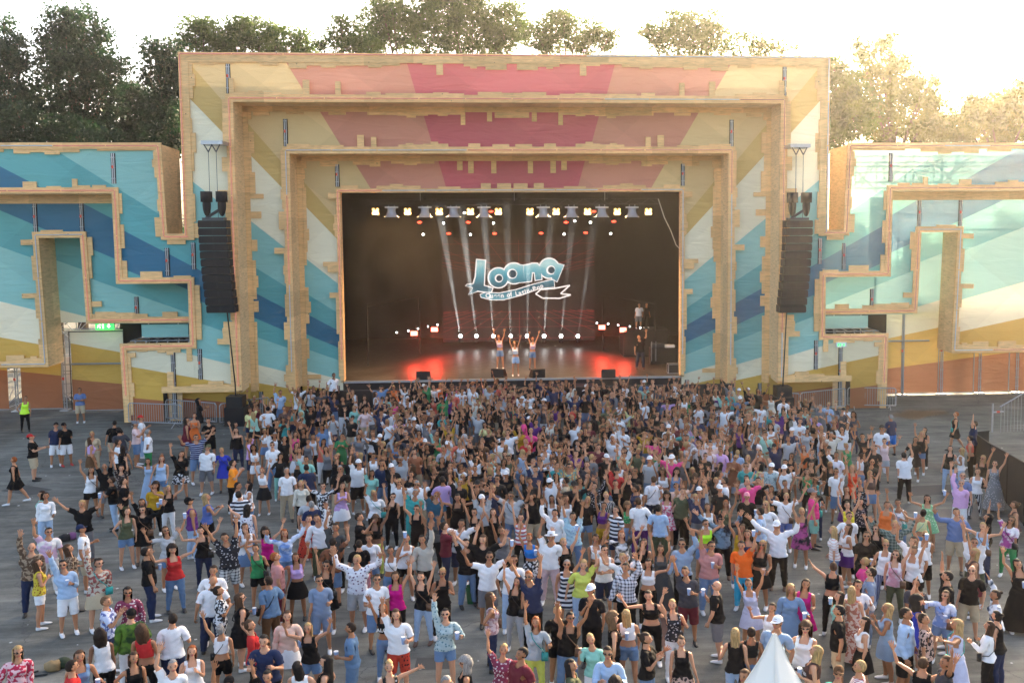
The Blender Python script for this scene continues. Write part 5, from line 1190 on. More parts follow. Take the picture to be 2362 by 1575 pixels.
def cloth_geo(g, pose, var, lod, what, kind):
    key = (g, pose, var, lod, what, kind)
    if key in GEO: return GEO[key]
    _, _, _, _, rig, go = body_geo(g, pose, var, lod); tr = np.zeros((0, 3), np.int32)
    if what == 'top': m_, o_ = top_shape(kind, g); V, F, V0 = cloth_from(g, lod, m_, o_); V = skin_off(V, V0, rig)
    elif what == 'bot': m_, o_ = bot_shape(kind, g); V, F, V0 = cloth_from(g, lod, m_, o_); V = skin_off(V, V0, rig)
    elif what == 'skirt':
        z0, r = {'k': (.60, .25), 'K': (.12, .30), 'd': (.60, .26), 'D': (.10, .33)}[kind]; V, F = skirt_mesh(g, 1.04, z0, r, lod); V = skin(V, rig, 'skirt')
    elif what == 'shoe':
        s = kind; V, F, V0 = cloth_from(g, lod, lambda C_: (C_[:, 2] < .085) & (C_[:, 0]*s > 0), lambda p: np.full(len(p), .009)); V[:, 2] = np.maximum(V[:, 2], .004); V = skin_off(V, V0, rig)
    elif what == 'hair': V, fs = hair_mesh(kind, lod); V = skin(V, rig, 'head'); F, tr = poly_np(fs)
    elif what == 'hat': V, fs = hat_mesh(kind); V = skin(V, rig, 'head'); F, tr = poly_np(fs)
    elif what == 'shades': V, fs = shades_mesh(); V = skin(V, rig, 'head'); F, tr = poly_np(fs)
    elif what == 'bag': V, fs = bag_mesh(); F, tr = poly_np(fs); V = V.copy(); V[:, 0] += rig[3]*(V[:, 2]-.9)
    elif what == 'vest': 
        m_, o_ = top_shape('tank', g); V, F, V0 = cloth_from(g, lod, m_, lambda p: o_(p)+.015); V = skin_off(V, V0, rig)
    V = V.copy(); V[:, 2] += go; GEO[key] = (V, F, tr); return GEO[key]
def skin_off(V, V0, rig):
    """skin with the weights of the body point under each cloth point, so cloth never sinks in"""
    a = skin(V0, rig); e = 1e-3; d = V-V0; ln = np.linalg.norm(d, axis=1)[:, None]+1e-9; b = skin(V0+d/ln*.004, rig); dd = b-a; dd /= np.linalg.norm(dd, axis=1)[:, None]+1e-9
    return a+dd*ln
# ---------------------------------------------------------------- colours
CL = {'k': ('black', (.008,.008,.009)), 'w': ('white', (.74,.74,.75)), 'n': ('navy', (.02,.03,.07)), 'g': ('grey', (.16,.16,.17)), 'lg': ('light grey', (.42,.43,.44)), 'dn': ('dark grey', (.05,.05,.06)), 'dg': ('dark grey', (.055,.06,.062)),
 'r': ('red', (.50,.03,.03)), 'co': ('coral', (.62,.12,.08)), 'hp': ('hot pink', (.72,.06,.22)), 'p': ('pink', (.72,.25,.32)), 'm': ('magenta', (.52,.01,.18)), 'lp': ('pale pink', (.70,.50,.48)), 'pe': ('peach', (.72,.48,.38)), 'ro': ('dusty rose', (.50,.22,.20)),
 'o': ('orange', (.82,.26,.03)), 'or': ('orange', (.72,.16,.04)), 'oo': ('bright orange-red', (.80,.13,.02)), 'y': ('yellow', (.75,.62,.05)), 'ye': ('lime yellow', (.55,.60,.12)), 'ly': ('pale yellow', (.66,.62,.28)), 'mu': ('mustard', (.45,.25,.02)), 'gr': ('green', (.03,.22,.08)),
 'ng': ('neon green', (.45,.95,.05)), 'gg': ('light grey striped', (.36,.40,.42)), 'ol': ('olive', (.08,.09,.05)), 'tl': ('teal', (.04,.30,.28)), 'mi': ('mint', (.22,.50,.42)), 'mint': ('mint', (.30,.52,.42)), 'lb': ('light blue', (.34,.47,.64)), 'b': ('blue', (.10,.16,.40)),
 'bl': ('royal blue', (.03,.05,.38)), 'bb': ('bright blue', (.02,.18,.55)), 'db': ('slate blue', (.11,.19,.30)), 'sb': ('pale denim blue', (.25,.35,.48)), 'gb': ('grey-blue', (.18,.24,.34)), 'cb': ('chambray blue', (.12,.18,.34)), 'pu': ('purple', (.11,.03,.16)), 'la': ('lavender', (.50,.33,.58)),
 'lv': ('lavender pink', (.62,.36,.60)), 'br': ('brown', (.12,.06,.03)), 'bn': ('dark brown', (.10,.055,.045)), 'rb': ('rust brown', (.28,.10,.05)), 'be': ('beige', (.46,.37,.25)), 'cr': ('cream', (.66,.62,.52)), 'lin': ('linen beige', (.46,.43,.37)), 'ma': ('maroon', (.13,.02,.03)),
 'de': ('denim', (.13,.22,.36)), 'si': ('silver', (.52,.54,.57)), 'bk': ('black strappy', (.014,.014,.016)), 'cy': ('bright cyan', (.02,.40,.62)), 'pp': ('pale pink', (.62,.45,.47)), 'pi': ('pink', (.62,.28,.30)), 'wh': ('white', (.74,.74,.75)), 'kh': ('black hooded', (.012,.012,.014)),
 'nt': ('dark teal', (.03,.09,.13)), 'ttl': ('teal', (.04,.3,.28)), 'yl': ('yellow', (.7,.55,.05)), 'dk': ('black', (.008,.008,.009)), 'ba': ('pale pink', (.68,.45,.52)), 'lbl': ('light blue', (.34,.47,.64)), 're': ('bright red', (.72,.06,.02)), 'hv': ('white', (.72,.72,.74)), 'ku': ('black', (.008,.008,.009))}
PT = {  # patterned cloth: words, ground colour, figure colour, kind
 'st': ('black and white striped', (.02,.025,.04), (.72,.72,.74), 'h'), 'ns': ('navy striped', (.03,.04,.10), (.45,.48,.6), 'h1'), 'wst': ('white pinstriped', (.72,.70,.68), (.6,.35,.3), 'h1'), 'rst': ('red and white striped', (.7,.66,.66), (.32,.05,.08), 'v'), 'tst': ('black and white striped', (.02,.02,.03), (.6,.6,.6), 'v'), 'bs': ('blue striped', (.06,.09,.20), (.3,.35,.5), 'v'),
 'pl': ('black and white plaid', (.62,.63,.68), (.03,.03,.05), 'p'), 'pg': ('green plaid', (.05,.08,.07), (.22,.27,.24), 'p'), 'pk': ('black and white checked', (.6,.6,.58), (.04,.04,.05), 'p'),
 'fl': ('black and white floral', (.03,.03,.035), (.66,.66,.66), 'f'), 'wf': ('white floral', (.68,.68,.72), (.16,.10,.16), 'f2'), 'fk': ('black floral', (.02,.02,.025), (.4,.38,.4), 'f2'), 'rf': ('red floral', (.50,.05,.03), (.03,.01,.01), 'f2'), 'fr': ('red and white patterned', (.68,.45,.47), (.45,.03,.07), 'f'), 'fm': ('maroon floral', (.22,.04,.08), (.62,.55,.55), 'f2'),
 'yf': ('yellow patterned', (.55,.42,.05), (.25,.08,.02), 'f2'), 'bf': ('brown patterned', (.10,.06,.04), (.3,.22,.15), 'f'), 'pb': ('blue and white patterned', (.50,.55,.70), (.10,.13,.32), 'f'), 'bw': ('blue and white tie-dye', (.58,.65,.78), (.16,.28,.55), 't'), 'cg': ('green patterned', (.10,.20,.03), (.02,.05,.02), 't'), 'td': ('pastel tie-dye', (.72,.70,.66), (.58,.38,.52), 't'),
 'bp': ('paisley', (.48,.42,.34), (.28,.08,.07), 'f'), 'us': ('white flag-print', (.66,.66,.68), (.5,.12,.12), 'h'), 'lbf': ('light blue floral', (.38,.58,.66), (.25,.35,.55), 'f2'), 'grf': ('green floral', (.04,.36,.12), (.4,.6,.4), 'f2'), 'pf': ('pink floral', (.62,.12,.20), (.75,.6,.6), 'f'), 'cf': ('colourful floral', (.20,.36,.34), (.72,.50,.18), 'f'), 'gf': ('green floral', (.22,.50,.26), (.55,.7,.5), 'f2'),
 'le': ('leopard print', (.50,.34,.28), (.03,.02,.02), 'f'), 'bwp': ('black white and blue patterned', (.62,.65,.7), (.02,.04,.07), 't'), 'wm': ('white colourful-print', (.72,.70,.72), (.35,.06,.25), 't'), 'wp': ('white and pink patterned', (.70,.62,.65), (.6,.3,.35), 't'), 'kb': ('rust and black', (.22,.08,.04), (.02,.02,.02), 't'), 'lpp': ('pale pink patterned', (.55,.43,.43), (.35,.2,.22), 'f'),
 'kp': ('black dotted', (.02,.02,.02), (.5,.5,.5), 'f2'), 'kr': ('black graphic', (.015,.015,.02), (.45,.08,.25), 't'), 'kw': ('black and white', (.02,.02,.02), (.7,.7,.7), 't'), 'kd': ('black and denim', (.015,.015,.02), (.16,.26,.36), 't'), 'kst': ('black and white lined', (.02,.02,.02), (.5,.5,.5), 'v'), 'rp': ('rust and cream paisley', (.40,.14,.10), (.60,.45,.38), 'f'), 'pbl': ('pale blue-green print', (.36,.46,.47), (.12,.22,.25), 'f2'),
 'lye': ('pale yellow', (.66,.66,.36), (.6,.6,.3), 't'), 'kfl': ('black floral', (.02,.02,.03), (.35,.3,.32), 'f2'), 'kf': ('black floral', (.03,.02,.02), (.4,.3,.25), 'f2'), 'pm': ('pale dress', (.6,.6,.6), (.5,.5,.5), 't'), 'plb': ('pale lilac', (.50,.52,.66), (.45,.46,.6), 't'), 'sp': ('pink patterned', (.6,.2,.25), (.7,.6,.6), 'f'), 'dot': ('grey dotted', (.20,.21,.22), (.45,.46,.47), 'f2')}
CM = {}
def cmat(code):
    if code in CM: return CM[code]
    if code in CL:
        c = CL[code][1]; m = solid("cloth_"+CL[code][0].replace(' ', '_').replace('-', '_'), c, .85, 0, .16, 5, .6, 11, .08)
        if code == 'ng': m.node_tree.nodes["Principled BSDF"].inputs["Roughness"].default_value = .6
    else:
        w_, a, b_, k = PT[code]; m, t, bb = nmat("cloth_"+w_.replace(' ', '_').replace('-', '_')); N = t.nodes; L = t.links; tc = N.new("ShaderNodeTexCoord"); sp = N.new("ShaderNodeSeparateXYZ"); L.new(tc.outputs["Object"], sp.inputs[0])
        def mth(op, a_, b2=0.0):
            n = N.new("ShaderNodeMath"); n.operation = op
            for i, v in enumerate((a_, b2)):
                if isinstance(v, (int, float)): n.inputs[i].default_value = v
                else: L.new(v, n.inputs[i])
            return n.outputs[0]
        if k in ('h', 'h1'): f = mth('LESS_THAN', mth('FRACT', mth('MULTIPLY', sp.outputs[2], 9 if k == 'h' else 14)), .5 if k == 'h' else .25)
        elif k == 'v': f = mth('LESS_THAN', mth('FRACT', mth('MULTIPLY', mth('ADD', sp.outputs[0], mth('MULTIPLY', sp.outputs[1], .7)), 18)), .4)
        elif k == 'p': f = mth('MULTIPLY', mth('ADD', mth('LESS_THAN', mth('FRACT', mth('MULTIPLY', sp.outputs[2], 13)), .4), mth('LESS_THAN', mth('FRACT', mth('MULTIPLY', mth('ADD', sp.outputs[0], sp.outputs[1]), 13)), .4)), .5)
        elif k == 'f': n = N.new("ShaderNodeTexNoise"); n.inputs["Scale"].default_value = 16; n.inputs["Detail"].default_value = 1; L.new(tc.outputs["Object"], n.inputs["Vector"]); f = mth('GREATER_THAN', n.outputs[0], .52)
        elif k == 'f2': n = N.new("ShaderNodeTexVoronoi"); n.inputs["Scale"].default_value = 17; L.new(tc.outputs["Object"], n.inputs["Vector"]); f = mth('LESS_THAN', n.outputs["Distance"], .32)
        else: n = N.new("ShaderNodeTexNoise"); n.inputs["Scale"].default_value = 5; n.inputs["Detail"].default_value = 3; L.new(tc.outputs["Object"], n.inputs["Vector"]); mr = N.new("ShaderNodeMapRange"); mr.inputs[1].default_value = .45; mr.inputs[2].default_value = .58; L.new(n.outputs[0], mr.inputs[0]); f = mr.outputs[0]
        mx = N.new("ShaderNodeMix"); mx.data_type = 'RGBA'; mx.inputs[6].default_value = (*a, 1); mx.inputs[7].default_value = (*b_, 1); L.new(f, mx.inputs[0]); L.new(mx.outputs[2], bb.inputs["Base Color"]); bb.inputs["Roughness"].default_value = .85; bb.inputs["Specular IOR Level"].default_value = .15
        n2 = N.new("ShaderNodeTexNoise"); n2.inputs["Scale"].default_value = 14; L.new(tc.outputs["Object"], n2.inputs["Vector"]); bp = N.new("ShaderNodeBump"); bp.inputs["Strength"].default_value = .35; bp.inputs["Distance"].default_value = .02; L.new(n2.outputs[0], bp.inputs["Height"]); L.new(bp.outputs[0], bb.inputs["Normal"])
    CM[code] = m; return m
def cname(code): return CL[code][0] if code in CL else PT[code][0]
SKIN = [solid("skin_%s" % n, c, .5, 0, .06, 8, .1, 40, .35) for n, c in (('fair', (.56,.28,.165)), ('light', (.47,.215,.115)), ('tan', (.34,.145,.07)), ('warm', (.42,.19,.095)), ('brown', (.22,.10,.055)))]
for s_ in SKIN: s_.node_tree.nodes["Principled BSDF"].inputs["Subsurface Weight"].default_value = 0.0
EYE = solid("eye_dark", (.03,.02,.02), .3); LIP = solid("lips", (.42,.10,.09), .5)
HAIRC = {'k': ('black', (.010,.008,.008)), 'd': ('dark brown', (.022,.013,.009)), 'n': ('brown', (.06,.030,.016)), 'o': ('blonde', (.36,.23,.10)), 'r': ('red', (.26,.07,.02)), 'g': ('grey', (.22,.21,.20)), 'i': ('light brown', (.13,.07,.035))}
def hair_mat(c):
    m, t, b = nmat("hair"); N = t.nodes; L = t.links; tc = N.new("ShaderNodeTexCoord"); mp = N.new("ShaderNodeMapping"); mp.inputs["Scale"].default_value = (40, 40, 5); L.new(tc.outputs["Object"], mp.inputs["Vector"]); n = N.new("ShaderNodeTexNoise"); n.inputs["Scale"].default_value = 1.5; n.inputs["Detail"].default_value = 3; L.new(mp.outputs[0], n.inputs["Vector"])
    r = ramp(N, [(.3, tuple(x*.55 for x in c)), (.7, tuple(min(1, x*1.5) for x in c))], 'LINEAR'); L.new(n.outputs[0], r.inputs[0]); L.new(r.outputs[0], b.inputs["Base Color"]); b.inputs["Roughness"].default_value = .75; b.inputs["Specular IOR Level"].default_value = .2; bp = N.new("ShaderNodeBump"); bp.inputs["Strength"].default_value = .5; bp.inputs["Distance"].default_value = .01; L.new(n.outputs[0], bp.inputs["Height"]); L.new(bp.outputs[0], b.inputs["Normal"]); return m
HM = {k: hair_mat(v[1]) for k, v in HAIRC.items()}
for k, v in HM.items(): v.name = "hair_"+HAIRC[k][0].replace(' ', '_')
SHOE = {'w': solid("white_shoe", (.72,.72,.72), .5), 'k': solid("black_shoe", (.02,.02,.02), .5), 'n': solid("brown_shoe", (.12,.06,.04), .6), 'r': solid("red_shoe", (.45,.03,.03), .5)}
SHD = solid("sunglass_lens", (.008, .008, .01), .12); CUPM = solid("printed_paper_cup", (.30, .42, .72), .4, 0, .6, 24); HIVIS = solid("hi_vis", (.55, .95, .05), .5, 0, .1, 5)
BAGM = {'k': M['blackpaint'], 'n': solid("brown_leather", (.13,.06,.03), .5), 't': cmat('tl'), 'w': M['white']}
MESHC = {}
def shared(key, maker):
    if key not in MESHC: MESHC[key] = maker()
    return MESHC[key]
def add_part(t, name, key, geo, mats, smooth_=True, midx=None):
    def mk():
        V, F, tr = geo[:3]; me = mesh_np(name, V, F, tr if tr is not None and len(tr) else None, smooth=smooth_, midx=midx)
        for _ in mats: me.materials.append(None)
        return me
    me = shared(key, mk); o = bpy.data.objects.new(name, me); COL.objects.link(o); o.parent = t
    for i, m_ in enumerate(mats): o.material_slots[i].link = 'OBJECT'; o.material_slots[i].material = m_
    return o
FACE = {'': 0, 'f': 0, 'b': math.pi, 'l': -math.pi/2, 'r': math.pi/2, 'fl': -.7, 'fr': .7, 'bl': -2.4, 'br': 2.4}
def spec(row):
    """row: 'x y gender top bottom hair pose [facing/extras...]'"""
    p = row.split(); d = dict(x=float(p[0]), y=float(p[1]), g=p[2], top=p[3], bot=p[4], hair=p[5], pose=p[6], face='f', ex='', skin=None)
    for e in p[7:]:
        if e in FACE: d['face'] = e
        elif e.startswith('skin'): d['skin'] = int(e[4:])
        else: d['ex'] += e
    return d
def top_kind(d, i):
    if d['top'] == 'bk': return 'crop'
    if 'T' in d['ex']: return 'tank'
    if 'S' in d['ex']: return 'long'
    if 'Z' in d['ex']: return 'tube'
    if 'Q' in d['ex']: return 'crop'
    if d['bot'][0] in 'dD' : return 'dress' if i % 4 else 'tee'
    if d['g'] == 'f': return ('tank', 'tee', 'tank', 'tee', 'crop', 'tee')[i % 6] if d['top'] != 'w' else ('tee', 'tank', 'crop', 'tee')[i % 4]
    return 'tee'
def resolve(d, i):
    """all derived choices for one person"""
    rg = random.Random(i*7+3); d = dict(d); d['i'] = i
    d['h'] = (1.79 if d['g'] == 'm' else 1.67)*rg.uniform(.965, 1.035); d['s'] = d['h']/1.76
    hh = d['h'] + (.02 if d['hair'][0] in 'CH' else 0)
    p = P(d['x'], d['y'], Z=hh); d['X'], d['Y'] = p[0], p[1]
    base_a = math.atan2(CP[0]-p[0], -(CP[1]-p[1])); d['rz'] = base_a+FACE[d['face']]+rg.uniform(-.28, .28)
    if d['skin'] is None: d['skin'] = rg.choices([0, 1, 2, 3], [3, 4, 2, 3])[0]
    pose = d['pose']
    if d['face'] in ('b', 'bl', 'br'): pose = {'L': 'R', 'R': 'L', 'K': 'Q'}.get(pose, pose)
    if pose == 'D' and rg.random() < .35: pose = rg.choice(['K', 'H', 'Q'])
    d['pose2'] = pose; d['var'] = i % 4
    d['tk'] = top_kind(d, i); return d
def build_person(d):
    g, pose, var = d['g'], d['pose2'], d['var']
    t = empty("person", (d['X'], d['Y'], d.get('z', 0)), d['rz']); s = d['s']; w_ = d.get('wide', random.Random(d['i']).uniform(1.0, 1.16 if d['g'] == 'm' else 1.2)); t.scale = (s*w_, s*w_, s); t['category'] = 'person'
    cov = d['tk'] in ('tee', 'long'); bg_ = body_geo(g, pose, var, 0, cov); add_part(t, "body", ('b', g, pose, var, cov), (bg_[0], bg_[1], None), [SKIN[d['skin']], EYE, LIP], True, bg_[3])
    A = (g, pose, var, 0)
    def part(nm, what, kind, mat): return add_part(t, nm, (what, kind)+A, cloth_geo(*A, what, kind), [mat])
    hs = d['hair']
    if hs[0] in 'CH':
        c = hs[1:] or 'k'; cc = {'w': 'w', 'k': 'k', 'n': 'n', 'r': 'r', 'g': 'g', 'dg': 'ol', 'br': 'br', 'p': 'p'}.get(c, 'k')
        part("cap" if hs[0] == 'C' else "hat", 'hat', hs[0], cmat(cc)); part("hair", 'hair', 's', HM[random.Random(d['i']).choice('kdn')])
    elif hs[0] != 'b': part("hair", 'hair', hs[0], HM[hs[1]])
    b = d['bot']; k0 = b[0]; tm = cmat(d['top'])
    if k0 in 'dD': part("dress_top", 'top', d['tk'], tm); part("skirt", 'skirt', k0, tm)
    else:
        part("hooded_top" if d['top'] == 'kh' else "shirt" if g == 'm' else "top", 'top', d['tk'], tm); bc = cmat(b[1:])
        if k0 in 'kK': part("skirt", 'skirt', k0, bc)
        elif k0 == 't': part("trousers", 'bot', 't', bc)
        else: part("shorts", 'bot', 's' if g == 'm' else 'h', bc)
    sh = SHOE['w' if (d['i']*13 % 10) < 6 else ('k' if (d['i']*13 % 10) < 9 else 'n')]
    if 'e' in d['ex']: sh = SHOE['r']
    for s_ in (-1, 1): part("shoe", 'shoe', s_, sh)
    if 'g' in d['ex']: part("sunglasses", 'shades', 0, SHD)
    if 'h' in d['ex']: part("shoulder_bag", 'bag', 0, BAGM['knt'[d['i'] % 3]] if d['ex'].count('h') < 2 else BAGM['t'])
    if 'A' in d['ex']:
        cu = bpy.data.curves.new("t", 'FONT'); cu.body = "ALOHA"; cu.size = .115; cu.align_x = 'CENTER'; cu.offset = .002; ob_ = bpy.data.objects.new("t", cu); COL.objects.link(ob_)
        me = bpy.data.meshes.new_from_object(ob_.evaluated_get(bpy.context.evaluated_depsgraph_get())); mb = MB(); mb.add([(v.co.x, -.158-.0+.9*v.co.x**2+abs(v.co.y)*.05, 1.19+v.co.y) for v in me.vertices], [tuple(p.vertices) for p in me.polygons]); mb.build("lettering", M['white'], t)
        bpy.data.objects.remove(ob_); bpy.data.curves.remove(cu); bpy.data.meshes.remove(me)
    if 'v' in d['ex']:
        part("hi_vis_vest", 'vest', 0, HIVIS)
    return t
def hand_world(d, s):
    g, pose, var = d['g'], d['pose2'], d['var']; c, R = GEO[((g, pose, var, 0), 'hand', s)]; go = body_geo(g, pose, var, 0)[5]; p = (c+R@np.array([.02, 0, -.045])+np.array([0, 0, go]))*d['s']; a = d['rz']
    return (d['X']+p[0]*math.cos(a)-p[1]*math.sin(a), d['Y']+p[0]*math.sin(a)+p[1]*math.cos(a), p[2]+d.get('z', 0))
